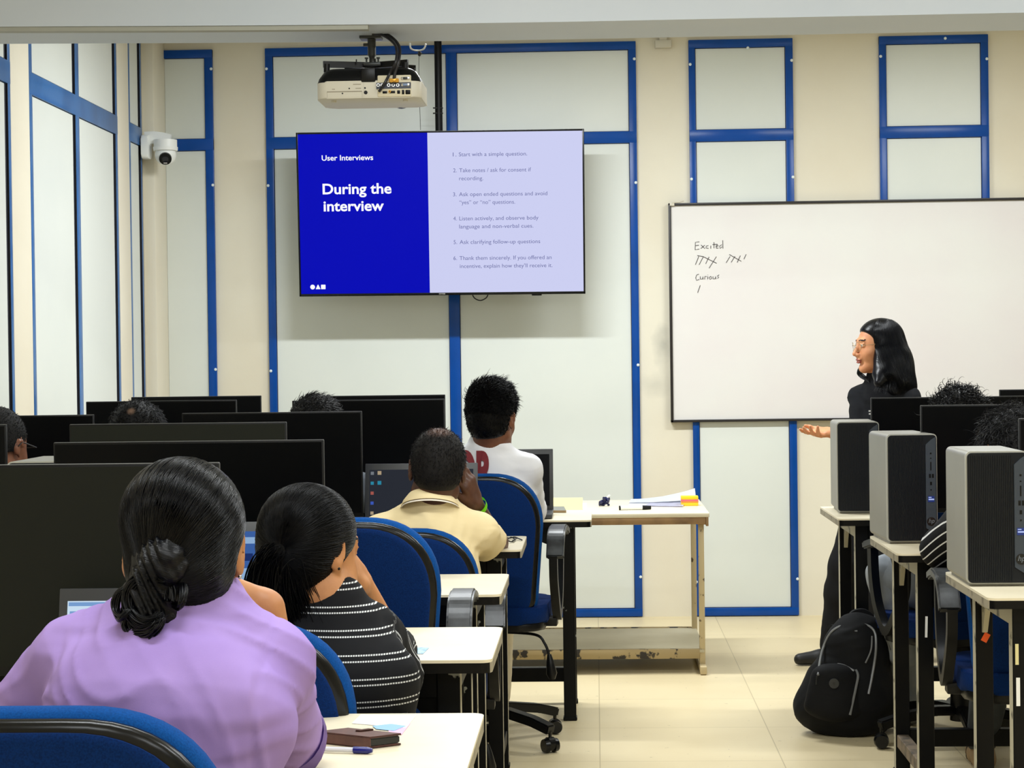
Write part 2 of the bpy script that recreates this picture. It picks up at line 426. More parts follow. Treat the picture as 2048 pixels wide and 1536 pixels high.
for (xa, xb, y) in ((706, 722, 168), (711, 722, 176), (664, 670, 178)):
    x0, z1 = pj(xa, y); x1, z0 = pj(xb, y+1.2); box(b, x0, x1, PY-0.0006, PY+0.002, z0, z1)
obj('casing_seam', b, mat('seam_grey', (150, 142, 124), 0.6), t, world=True)
# lens on the far side
b = NB(); cyl(b, (xr-0.09, PY+0.25, (zb+zs)/2+0.005), (xr-0.09, PY+0.285, (zb+zs)/2+0.005), 0.032, n=24); obj('lens', b, M['plastic'], t, world=True)
for fx in (0.05, 0.28):
    b = NB(); cyl(b, (xl+fx, PY+0.05, zb+0.001), (xl+fx, PY+0.05, zb-0.006), 0.008, n=12); obj('foot', b, M['offwhite'], t, world=True)

mt = empty('projector_mount', (pj(736, 90)[0], PY+0.12, 2.377)); tag(mt, 'dark metal projector mount fixed to the underside of the beam', 'mount')
MX, MY = pj(737, 90)[0], PY+0.12
def mz(py): return P(737, py, MY).z
b = NB(); box(b, MX-0.04, MX+0.03, MY-0.03, MY+0.03, mz(79), mz(72), 0.002); obj('ceiling_plate', b, M['metal'], mt, world=True)
b = NB(); cyl(b, (MX-0.003, MY, mz(76)), (MX-0.003, MY, mz(112)), 0.0135, n=20); cyl(b, (MX-0.003, MY, mz(110)), (MX-0.003, MY, mz(122)), 0.0125, 0.006, n=20)
box(b, MX-0.03, MX-0.010, MY-0.008, MY+0.008, mz(93), mz(87), 0.002); obj('pole', b, M['metal'], mt, world=True)
b = NB(); box(b, MX-0.028, MX+0.028, MY-0.028, MY+0.028, mz(134), mz(127), 0.003); cyl(b, (MX, MY, mz(127)), (MX, MY, mz(118)), 0.012, n=16)
for s in (-1, 1):
    cyl(b, (MX+s*0.019, MY-0.014, mz(128)), (MX+s*0.019, MY-0.014, mz(119)), 0.003, n=10); cyl(b, (MX+s*0.019, MY-0.014, mz(119)), (MX+s*0.019, MY-0.014, mz(116.5)), 0.006, n=10)
obj('swivel_head', b, M['metal'], mt, world=True)
for x1, dy, zz in ((-0.155, -0.05, 0.0), (0.118, -0.05, 0.0), (0.13, 0.08, 0), (-0.1, 0.09, 0)):
    b = NB(); tube(b, [(MX, MY, mz(131)), (MX+x1, MY+dy, mz(131.5))], 0.01, sq=(0.0045, 0.010)); obj('arm', b, M['plastic'], mt, world=True)
    b = NB(); cyl(b, (MX+x1*0.93, MY+dy*0.93, mz(131)), (MX+x1*0.93, MY+dy*0.93, zt-0.004), 0.010, n=12); obj('arm_foot', b, M['plastic'], mt, world=True)
b = NB(); cyl(b, (MX-0.05, MY-0.03, mz(131)), (MX-0.05, MY-0.03, mz(121)), 0.002, n=8); obj('bolt', b, M['plastic'], mt, world=True)

def cable(pts, r, Yf=None):
    out = []
    n = len(pts)
    for i in range(n-1):
        p0, p1, p2, p3 = pts[max(i-1, 0)], pts[i], pts[i+1], pts[min(i+2, n-1)]
        for k in range(8):
            t = k/8; out.append(0.5*((2*p1)+(p2-p0)*t+(2*p0-5*p1+4*p2-p3)*t*t+(3*p1-p0-3*p2+p3)*t**3))
    out.append(pts[-1]); return out
b = NB(); Yc = PY-0.01
tube(b, cable([P(744, 68, 6.40), P(762, 69, 6.40), P(783, 82, 6.38), P(793, 98, 6.34), P(791, 125, 6.31), P(780, 146, Yc), P(770, 165, Yc-0.01), P(758, 183, Yc)], 0), 0.0042, 10)
tag(obj('black_cable', b, mat('cable_black', (22, 22, 28), 0.4)), 'thin black cable looping from the trunking to the lowest left port of the projector', 'cable', 'projector cables')
b = NB()
tube(b, cable([P(744, 65, 6.41), P(765, 66, 6.41), P(786, 77, 6.40), P(799, 96, 6.36), P(797, 122, 6.33), P(790, 146, Yc), P(787, 168, Yc+0.002)], 0), 0.0052, 10)
tag(obj('black_cable', b, _mats['cable_black']), 'thicker black cable arching outermost from the trunking into the brass plugs of the projector', 'cable', 'projector cables')
b = NB()
for x in (783, 794): cyl(b, P(x, 161, PY-0.004), P(x, 161, PY-0.022), 0.006, n=12)
box(b, pj(779, 160)[0], pj(798, 160)[0], PY-0.014, PY-0.004, pj(780, 166)[1], pj(780, 158)[1], 0.002)
obj('brass_plug', b, M['gold'], t, world=True)
# trunking under the beam
b = NB(); x0 = LX+0.05; x1 = pj(744, 66)[0]
def zz(X): return 2.377+0.022*min(1, max(0, -X/1.9))**1.6
vs = []
N = 14
for i in range(N+1):
    X = x0+(x1-x0)*i/N
    vs.append([b.verts.new((X, y, zz(X)+dz)) for y, dz in ((6.225, -0.0005), (6.262, -0.0005), (6.262, -0.014), (6.225, -0.014))])
for i in range(N):
    for k in range(4): b.faces.new((vs[i][k], vs[i+1][k], vs[i+1][(k+1) % 4], vs[i][(k+1) % 4]))
b.faces.new(vs[0]); b.faces.new(vs[-1][::-1])
tag(obj('cable_trunking', b, mat('trunking_paint', (160, 161, 152), 0.6)), 'long cream cable trunking running under the beam from the left wall to the projector', 'trunking')
# white cord loop under the beam, black tie, thin wire
b = NB(); tube(b, cable([P(820, 86, 6.585), P(822, 97, 6.59), P(834, 101, 6.6), P(847, 98, 6.59), P(852, 88, 6.585)], 0), 0.0028, 8)
tag(obj('white_cord', b, M['white']), 'short white cord loop hanging behind the beam beside the projector', 'cord')
b = NB(); tube(b, [P(838, 103, 6.6), P(840, 107, 6.6), P(838, 112, 6.6)], [0.004, 0.007, 0.004], 8)
tube(b, cable([P(838, 112, 6.6), P(838, 160, 6.62), P(841, 260, 6.63)], 0), 0.0009, 6)
tag(obj('thin_wire', b, mat('cable_black', (22, 22, 28))), 'thin dark wire dangling from a black tie right of the projector', 'wire')

# ------------------------------------------------------------------ television
TY = 10.02; s = TY/FPX
TW, TH = 574*s, 327*s
cT = P(882, 427, TY)
tv = empty('television', (cT.x, TY, cT.z-TH/2)); tag(tv, 'large flat television on a ceiling pole showing a blue and white interview slide', 'television')
tv.rotation_euler = (math.radians(5), math.radians(0.25), 0)
b = NB(); box(b, -TW/2, TW/2, 0, 0.035, 0, TH, 0.003); box(b, -TW/4, TW/4, 0.03, 0.07, 0.1, TH*0.7, 0.01); obj('housing', b, M['plastic'], tv)
fb = NB(); e = 0.009
for q in ((-TW/2, TW/2, 0, 0.013), (-TW/2, TW/2, TH-e, TH), (-TW/2, -TW/2+e, 0, TH), (TW/2-e, TW/2, 0, TH)): box(fb, q[0], q[1], -0.004, 0.002, q[2], q[3], 0.001)
obj('bezel', fb, M['glossblack'], tv)
split = -TW/2+(853-592)*s+0.004
def em(name, c, st): return mat(name, (0, 0, 0), 0.35, spec=0.06, emit=(c, st))
b = NB(); box(b, -TW/2+e, split, -0.002, 0.001, 0.013, TH-e); scr = obj('slide_blue_half', b, em('slide_blue', (4, 10, 186), 0.92), tv)
b = NB(); box(b, split, TW/2-e, -0.002, 0.001, 0.013, TH-e); scw = obj('slide_pale_half', b, em('slide_pale', (207, 210, 245), 0.93), tv)
def tvx(px, py): return -TW/2+(px-592-(py-267)*0.0235)*s
def tvz(py): return TH-(py-265)*s
def tv_text(body, x0, x1, base, size, m, parent, off):
    me = text_mesh(body, size, off)
    xs = [v.co.x for v in me.vertices]; a, c = min(xs), max(xs)
    X0, X1 = tvx(x0, base), tvx(x1, base); k = (X1-X0)/(c-a); Z = tvz(base)
    for v in me.vertices: v.co = Vector((X0+(v.co.x-a)*k, -0.0028, Z+v.co.y))
    me.materials.append(m); o = link('writing', me, parent); return o
wm = em('slide_white_text', (250, 250, 255), 1.0)
gm = em('slide_grey_text', (112, 116, 168), 0.9)
tv_text('User Interviews', 644, 747, 321, 0.0375, wm, scr, 0.0006)
tv_text('During the', 646, 784, 387.5, 0.073, wm, scr, 0.0016)
tv_text('interview', 648, 769, 421.5, 0.073, wm, scr, 0.0016)
for num, y, lines in (('1.', 316, [('Start with a simple question.', 918, 1054)]),
                      ('2.', 347.5, [('Take notes / ask for consent if', 919, 1062), ('recording.', 919, 967)]),
                      ('3.', 395, [('Ask open ended questions and avoid', 919, 1095), ('“yes” or “no” questions.', 920, 1031)]),
                      ('4.', 443, [('Listen actively, and observe body', 920, 1078), ('language and non-verbal cues.', 920, 1068)]),
                      ('5.', 490, [('Ask clarifying follow-up questions', 921, 1082)]),
                      ('6.', 522, [('Thank them sincerely. If you offered an', 921, 1105), ('incentive, explain how they’ll receive it.', 922, 1107)])):
    tv_text(num, lines[0][1]-12, lines[0][1]-5, y, 0.028, gm, scw, 0)
    for i, (tx, x0, x1) in enumerate(lines): tv_text(tx, x0, x1, y+i*16, 0.028, gm, scw, 0)
b = NB(); X, Z = tvx(626, 573), tvz(573)
def flat(bm, pts): bm.faces.new([bm.verts.new((x, -0.0028, z)) for x, z in pts])
flat(b, [(X+4.8*s*math.cos(a*math.pi/12), Z+4.8*s*math.sin(a*math.pi/12)) for a in range(24)])
X = tvx(637, 573); flat(b, [(X-4.8*s, Z-4.4*s), (X+4.8*s, Z-4.4*s), (X+0.8*s, Z+4.4*s), (X-0.8*s, Z+4.4*s)])
X = tvx(647.5, 573); flat(b, rrect(X-4.5*s, X+4.5*s, Z-4.5*s, Z+4.5*s, 0.8*s, 3))
obj('slide_logo', b, wm, scr, smooth=0)
me = text_mesh('SAMSUNG', 0.011, 0.0003)
b = NB(); box(b, -0.016, 0.016, -0.0048, -0.003, 0.004, 0.009, 0.0005); obj('maker_badge', b, M['chrome'], tv)
bpy.data.meshes.remove(me)
b = NB(); box(b, 0.45, 0.5, 0.005, 0.03, -0.007, 0.001, 0.002); obj('sensor', b, M['plastic'], tv)
b = NB(); q0 = cT.x
tube(b, cable([P(945, 590, 10.08), P(950, 597, 10.08), P(961, 601, 10.08), P(972, 596, 10.08), P(976, 589, 10.08)], 0), 0.003, 8)
tag(obj('black_cable', b, _mats['cable_black']), 'short loop of black cable drooping below the bottom edge of the television', 'cable')
pole = NB(); pxm = P(877, 180, 10.12).x
cyl(pole, (pxm, 10.12, CZ), (pxm, 10.12, cT.z-0.1), 0.019, n=20)
pr = tag(obj('pole', pole, M['black'], at=(pxm, 10.12, CZ)), 'black steel pole from the ceiling carrying the television', 'pole')
for y in (216, 226.5):
    for x in (867.5, 884.5):
        b = NB(); q = P(x, y, 10.105); cyl(b, (pxm, q.y, q.z), (q.x+(-0.004 if x < 877 else 0.004), q.y, q.z), 0.0035, n=8); obj('bolt', b, M['metal'], pr, world=True)

# ------------------------------------------------------------------ white board with its handwriting
BY = WY-0.028
bl, bt, bb = P(1339, 600, BY).x, P(1500, 404, BY).z, P(1500, 843, BY).z
br_ = bl+2.42
wb = empty('whiteboard', (bl, BY, bb)); tag(wb, 'white board with a thin black frame, two handwritten words and tally marks', 'whiteboard')
b = NB(); box(b, bl+0.01, br_-0.01, BY, WY, bb+0.01, bt-0.01)
obj('writing_surface', b, mat('whiteboard_enamel', (231, 230, 227), 0.28, noise=(1.7, (228, 222, 222), 0.35, 0.7)), wb, world=True)
b = NB(); e = 0.013
for q in ((bl, br_, bb, bb+e), (bl, br_, bt-e, bt), (bl, bl+e, bb, bt), (br_-e, br_, bb, bt)): box(b, q[0], q[1], BY-0.012, WY-0.001, q[2], q[3], 0.002)
obj('frame', b, mat('board_frame', (30, 26, 26), 0.4), wb, world=True)
b = NB(); c0 = P(1344, 407, BY-0.012); box(b, c0.x-0.012, c0.x+0.012, BY-0.016, BY-0.008, c0.z-0.012, c0.z+0.005, 0.001); obj('corner_cap', b, M['offwhite'], wb, world=True)
b = NB(); tube(b, [P(1344, 405, BY-0.016), P(1360, 404, BY-0.016), P(1367, 401, BY-0.016)], 0.004, 8)
tag(obj('paper_scrap', b, M['offwhite']), 'scrap of torn pale tape on the top left corner of the white board', 'tape')
ST = {'written_word_excited': [[(505, 530), (465, 535), (462, 612), (505, 605)], [(465, 570), (500, 565)], [(522, 562), (562, 600)], [(560, 565), (520, 600)],
      [(598, 568), (575, 575), (572, 592), (600, 598)], [(622, 570), (622, 600)], [(655, 535), (655, 595)], [(640, 560), (690, 555)],
      [(680, 580), (700, 570), (690, 560), (675, 575), (680, 595), (700, 595)], [(735, 560), (712, 575), (718, 598), (738, 580)], [(745, 515), (747, 598)]],
      'tally_marks': [[(500, 680), (465, 765)], [(548, 680), (503, 765)], [(605, 685), (570, 755)], [(680, 682), (605, 800)], [(485, 672), (540, 680), (682, 750)],
      [(820, 680), (780, 745)], [(870, 678), (832, 740)], [(925, 672), (893, 742)], [(812, 660), (935, 730)], [(985, 658), (962, 708)]],
      'written_word_curious': [[(500, 862), (478, 870), (468, 900), (478, 925), (505, 915)], [(515, 885), (515, 912), (535, 912), (542, 885), (545, 915)],
      [(560, 915), (562, 885), (580, 885)], [(592, 885), (590, 912)], [(592, 868), (593, 871)], [(618, 885), (605, 900), (615, 915), (632, 905), (625, 885), (615, 888)],
      [(645, 885), (645, 910), (665, 910), (672, 885), (676, 912)], [(708, 868), (690, 880), (705, 893), (690, 905)]],
      'tally_mark': [[(515, 975), (488, 1052)]]}
for nm, sts in ST.items():
    b = NB()
    for st in sts: tube(b, [P(1300+x/5.12, 380+y/5.12, BY-0.0012) for x, y in st], 0.0016, 5)
    obj(nm, b, mat('marker_ink', (66, 60, 60), 0.6), wb, world=True)

# ------------------------------------------------------------------ security camera in the corner
cY = 9.95
def cp(px, py, Y=cY): return P(px, py, Y)
k = cY/FPX
sc_ = empty('security_camera', (LX+0.04, cY, cp(290, 318).z)); tag(sc_, 'white dome security camera on a wall bracket in the left corner', 'camera')
b = NB()
zt_, zb_ = cp(285, 271).z, cp(285, 318).z
prism(b, rrect(cY-0.045, cY+0.045, zb_, zt_, 0.02), lambda u, v, t: (t, u, v), LX+0.020, LX+0.055, bev=0.004)
obj('wall_plate', b, M['white'], sc_, world=True)
b = NB(); pts = [cp(x, y) for x, y in ((290, 276), (308, 275), (325, 277), (340, 281))]
tube(b, pts, 0.022, sq=(0.013, 0.03)); tube(b, [cp(290, 300), cp(297, 285), cp(308, 277)], 0.01, sq=(0.014, 0.014)); obj('bracket_arm', b, M['white'], sc_, world=True)
dc = cp(331, 296)
b = NB(); cyl(b, dc+Vector((0, 0, 0.040)), dc+Vector((0, 0, 0.0)), 0.058, n=32); cyl(b, dc+Vector((0, 0, 0.004)), dc+Vector((0, 0, -0.014)), 0.062, 0.06, n=32)
obj('camera_base', b, M['white'], sc_, world=True)
b = NB(); bc = dc+Vector((0, 0, -0.034)); sphere(b, bc, 0.053, 32, 20); ball = obj('camera_ball', b, M['white'], sc_, world=True)
ld = Vector((0.14, -0.80, -0.45)).normalized()
b = NB(); cyl(b, bc+ld*0.035, bc+ld*0.0545, 0.032, 0.031, n=28); eye = obj('lens_face', b, M['glossblack'], sc_, world=True)
b = NB(); cyl(b, bc+ld*0.054, bc+ld*0.0565, 0.016, n=24); obj('lens', b, mat('lens_glass', (20, 24, 34), 0.1), eye, world=True)
b = NB(); q = bc+ld*0.0553+Vector((0.0, 0, -0.020)); box(b, q.x-0.009, q.x+0.009, q.y-0.003, q.y+0.004, q.z-0.004, q.z+0.004, 0.001); obj('sensor', b, mat('sensor_grey', (150, 145, 140), 0.4), eye, world=True)
# ------------------------------------------------------------------ desks
def make_desk(name, L, D, mirror=1, H=0.75, leg=0.045, plain=False, black_side=False):
    """local: x 0..L*mirror away from the aisle end, y 0 (user's edge)..D, floor at 0"""
    r = empty(name, (0, 0, 0)); s = mirror
    def X(a): return s*a
    b = NB(); pts = rrect(0, L, 0, D, 0.022, 5)
    if s < 0: pts = [(-u, v) for u, v in pts][::-1]
    prism(b, pts, lambda u, v, t: (u, v, t), H-0.006, H, 0)
    t = obj('desktop', b, M['top'], r)
    b = NB(); prism(b, pts, lambda u, v, t: (u, v, t), H-0.026, H-0.0062, 0)
    for f in b.faces:
        c = f.calc_center_median()
        f.normal_update()
        if abs(f.normal.x) > 0.8: f.material_index = 1
    obj('edge_band', b, [M['topblack'], M['topedge']], t)
    inset = 0.065; mats = [M['worn'] if s < 0 else M['black'], M['creamsteel']]
    def post(xa, ya):
        b = NB(); x0, x1 = sorted((X(xa), X(xa+leg))); box(b, x0, x1, ya, ya+leg, 0.012, H-0.027, 0.002, seg=1)
        for f in b.faces:
            f.normal_update()
            if abs(f.normal.x) > 0.9 and not black_side: f.material_index = 1
        box(b, x0-0.003, x1+0.003, ya-0.003, ya+leg+0.003, 0.0, 0.014, 0.003, seg=1)
        obj('leg', b, mats, r, smooth=20)
    ya, yb = 0.045, D-0.045-leg
    for xa in (inset, L-inset-leg):
        for yy in (ya, yb): post(xa, yy)
        b = NB(); x0, x1 = sorted((X(xa+0.004), X(xa+leg-0.004))); box(b, x0, x1, ya+leg, yb, 0.085, 0.125, 0.002, seg=1)
        obj('side_rail', b, M['rust'] if s > 0 else M['black'], r, smooth=20)
        b = NB(); box(b, x0, x1, ya+leg, yb, H-0.075, H-0.027, 0.002, seg=1)
        g = 0.06
        for yy, d in ((ya+leg, 1), (yb, -1)):
            prism(b, [(yy, H-0.07), (yy+d*g, H-0.07), (yy+d*0.01, H-0.15), (yy, H-0.15)], lambda u, v, t: (t, u, v), x0+0.012, x1-0.012)
        obj('side_frame', b, M['creamsteel'] if s > 0 else M['black'], r, smooth=20)
    x0, x1 = sorted((X(inset+leg), X(L-inset-leg)))
    for nm, yy, z0, z1 in (('front_rail', ya+0.004, H-0.082, H-0.027), ('rear_rail', yb+0.004, H-0.082, H-0.027), ('foot_rail', yb+0.004, 0.085, 0.14)):
        b = NB(); box(b, x0, x1, yy, yy+leg-0.008, z0, z1, 0.002, seg=1)
        if nm == 'front_rail':
            for xs, d in ((inset+leg, 1), (L-inset-leg, -1)):
                cur = [(xs, H-0.08), (xs+d*0.10, H-0.08)]+[(xs+d*(0.10-0.085*math.sin(a*math.pi/12)), H-0.08-0.085*(1-math.cos(a*math.pi/12))) for a in range(1, 7)]+[(xs, H-0.165)]
                prism(b, [(X(u), v) for u, v in cur], lambda u, v, t: (u, t, v), yy+0.01, yy+0.02)
        obj(nm, b, M['black'], r, smooth=20)
    return r
GD = 'student desks in rows'
dl = make_desk('desk', 1.22, 0.48, -1)
dl.location = (-0.189, 2.80, 0); tag(dl, 'nearest cream topped desk with a brown wallet case and papers on it', 'desk', GD)
lefts = [((-0.207, 3.86), 'cream topped desk with a blue card, second from the camera on the left'),
         ((-0.240, 4.94), 'cream topped desk behind the empty blue chair, left of the aisle'),
         ((-0.232, 6.10), 'cream topped desk holding a black band, before the man in the cream polo')]
for (x, y), lb in lefts:
    o = copy_tree(dl); o.location = (x, y, 0); tag(o, lb, 'desk', GD)
# second desks of each row towards the left wall
for (x, y), lb in (((-1.415, 2.80), 'desk at the far left of the nearest row, under the wide dark monitor'),
                   ((-1.435, 3.86), 'desk by the left wall in the second row, half hidden behind monitors'),
                   ((-1.465, 4.94), 'desk by the left wall carrying the silver computer case'),
                   ((-1.46, 6.10), 'desk by the left wall in front of the man with short cropped hair')):
    o = copy_tree(dl); o.location = (x, y, 0); tag(o, lb, 'desk', GD)
    if x < -1.0:
        for ch in [c for c in COL.objects if c.parent == o]: pass
    o.scale = (0.64, 1, 1)
d5 = make_desk('desk', 1.30, 0.50, -1, H=0.742, black_side=True)
d5.location = (-0.02, 7.30, 0); tag(d5, 'cream topped desk with black square legs in front of the man in the white shirt', 'desk', GD)
o = copy_tree(d5); o.location = (-1.33, 7.30, 0); o.scale = (0.68, 1, 1); tag(o, 'desk by the left wall in front of the man with a bald spot', 'desk', GD)
o = copy_tree(d5); o.location = (-0.85, 8.50, 0); o.scale = (1.04, 1, 1); tag(o, 'farthest student desk, under the two monitors nearest the back wall', 'desk', GD)
dr = make_desk('desk', 1.6, 0.60, 1)
dr.location = (0.874, 5.87, 0); tag(dr, 'cream topped desk with black legs on the right, under the middle computer tower', 'desk', GD)
o = copy_tree(dr); o.location = (0.925, 4.78, 0); tag(o, 'desk at the right edge under the nearest computer tower, orange sticker on its leg', 'desk', GD)
o3 = o
o = copy_tree(dr); o.location = (0.858, 7.15, 0); tag(o, 'cream topped desk beside the standing woman, under the farthest computer tower', 'desk', GD)
o = copy_tree(dr); o.location = (0.858+0.36, 8.60, 0); tag(o, 'desk at the far right behind all the towers, under the monitor nearest the white board', 'desk', GD)
# stickers on the legs
def sticker(name, cx, y, z, w, h, m, lb, cat, rot=0, group=None):
    b = NB(); box(b, -w/2, w/2, -0.001, 0, -h/2, h/2, Mx=Matrix.Translation((cx, y, z)) @ Matrix.Rotation(rot, 4, 'Y'))
    return tag(obj(name, b, m, at=(cx, y, z)), lb, cat, group)
orange = mat('orange_sticker', (238, 92, 24), 0.6)
q = P(1961, 1276, 5.28); sticker('price_sticker', 0.925+0.065+0.0225+0.003, 4.78+0.60-0.045-0.045-0.0003, q.z, 0.016, 0.024, orange, 'small orange sticker on the black leg of the nearest right desk', 'sticker', rot=0.5)
sticker('paper_label', 0.874+0.065+0.024, 5.87+0.0447, 0.47+0.06, 0.007, 0.062, M['paper'], 'narrow white label stuck on the front leg of the middle right desk', 'sticker', rot=0.03)
sticker('paper_label', 0.925+0.065+0.012, 4.78+0.0447, 0.52, 0.009, 0.068, M['paper'], 'narrow white label low on the front leg of the nearest right desk', 'sticker')
sticker('paper_label', 0.925+0.065+0.010, 4.78+0.0447, 0.61, 0.008, 0.05, mat('yellowed_paper', (226, 216, 160), 0.7), 'yellowed torn label above the white one on the nearest right desk leg', 'sticker')

# ------------------------------------------------------------------ teacher's table
TT = empty('teacher_table', (-0.1, 8.8, 0)); tag(TT, 'worn beige steel table with papers and markers in front of the back wall', 'table')
ty0, ty1 = 8.40, 9.22; tz = P(1400, 1026, ty0).z
tx1 = P(1419, 1030, ty0).x; tx0 = tx1-1.26
b = NB(); box(b, tx0, tx1, ty0, ty1, tz-0.018, tz, 0.003); obj('tabletop', b, M['top'], TT, world=True)
b = NB(); box(b, tx0+0.015, tx1-0.015, ty0+0.01, ty0+0.035, tz-0.048, tz-0.0181, 0.002); box(b, tx1-0.0149, tx1-0.004, ty0+0.006, ty0+0.0352, tz-0.056, tz-0.0181, 0.002); box(b, tx1-0.05, tx1-0.006, ty0+0.0355, ty1-0.01, tz-0.052, tz-0.0181, 0.002)
box(b, tx0+0.006, tx0+0.05, ty0+0.0355, ty1-0.01, tz-0.052, tz-0.0181, 0.002); obj('apron', b, mat('brown_apron', (150, 118, 78), 0.55, noise=(8, (120, 92, 62), 0.45, 0.6)), TT, world=True)
for xx in (tx0+0.02, tx1-0.045):
    for yy in (ty0+0.06, ty1-0.10):
        b = NB(); box(b, xx, xx+0.024, yy, yy+0.024, 0.035, tz-0.018, 0.002); obj('leg', b, M['beige'], TT, world=True)
    b = NB(); box(b, xx-0.002, xx+0.026, ty0-0.02, ty1-0.04, 0.004, 0.036, 0.003)
    for yy in (ty0, ty1-0.08): cyl(b, (xx+0.012, yy, 0), (xx+0.012, yy, 0.006), 0.012, n=10)
    obj('foot_bar', b, M['beige'], TT, world=True)
b = NB(); box(b, tx0+0.02, tx1-0.025, ty0+0.055, ty1-0.07, 0.085, 0.097)
b.faces.ensure_lookup_table()
obj('lower_shelf', b, M['beigeshelf'], TT, world=True)
for yy in (ty0+0.05, ty1-0.075):
    b = NB(); box(b, tx0+0.044, tx1-0.045, yy, yy+0.022, 0.060, 0.1005, 0.002); obj('shelf_rail', b, M['chipped'], TT, world=True)

# ------------------------------------------------------------------ office chair (faces +y, backrest towards -y)
def back_outline(w, z0, z1, rt, rb, n=12):
    pts = []
    for cx, cz, r, a0 in ((w-rt, z1-rt, rt, 0), (-(w-rt), z1-rt, rt, 90), (-(w-0.02-rb), z0+rb, rb, 180), ((w-0.02-rb), z0+rb, rb, 270)):
        for k in range(n+1):
            a = math.radians(a0+90*k/n)
            e = 0.86
            c, s_ = math.cos(a), math.sin(a)
            pts.append((cx+r*math.copysign(abs(c)**e, c), cz+r*math.copysign(abs(s_)**e, s_)))
    return pts
def slab(bm, pts, y0, y1, mi=0, puff=0.0, inset=0.0, steps=3):
    """padded panel: outline rings shrink towards both faces"""
    n = len(pts); cx = 0; cz = sum(p[1] for p in pts)/n
    def bend(x, z, y): return (x, y+0.55*x*x+0.10*(z-0.70)*-1, z)
    def ring(k, y): return [bm.verts.new(bend(p[0]*(1-k/0.23), cz+(p[1]-cz)*(1-k/0.25), y)) for p in pts]
    seq = [(0.012, y0), (0.004, y0+(y1-y0)*0.12), (0, y0+(y1-y0)*0.35), (0, y0+(y1-y0)*0.65), (0.005, y0+(y1-y0)*0.9), (0.014, y1)]
    rs = [ring(k, y) for k, y in seq]
    for i in range(len(rs)-1):
        for j in range(n):
            f = bm.faces.new((rs[i][j], rs[i][(j+1) % n], rs[i+1][(j+1) % n], rs[i+1][j])); f.material_index = mi
    for rr_, yy in ((rs[0], y0), (rs[-1], y1)):
        # inner rings keep the panel curved
        prev = rr_; dirn = -1 if yy == y0 else 1
        for q in (0.75, 0.5, 0.25):
            cur = []
            for j in range(n):
                x, z = pts[j][0]*q*0.95, cz+(pts[j][1]-cz)*q*0.95
                cur.append(bm.verts.new(bend(x, z, yy+dirn*puff*(1-q*q))))
            for j in range(n):
                f = bm.faces.new((prev[j], prev[(j+1) % n], cur[(j+1) % n], cur[j])); f.material_index = mi
            prev = cur
        f = bm.faces.new(prev); f.material_index = mi
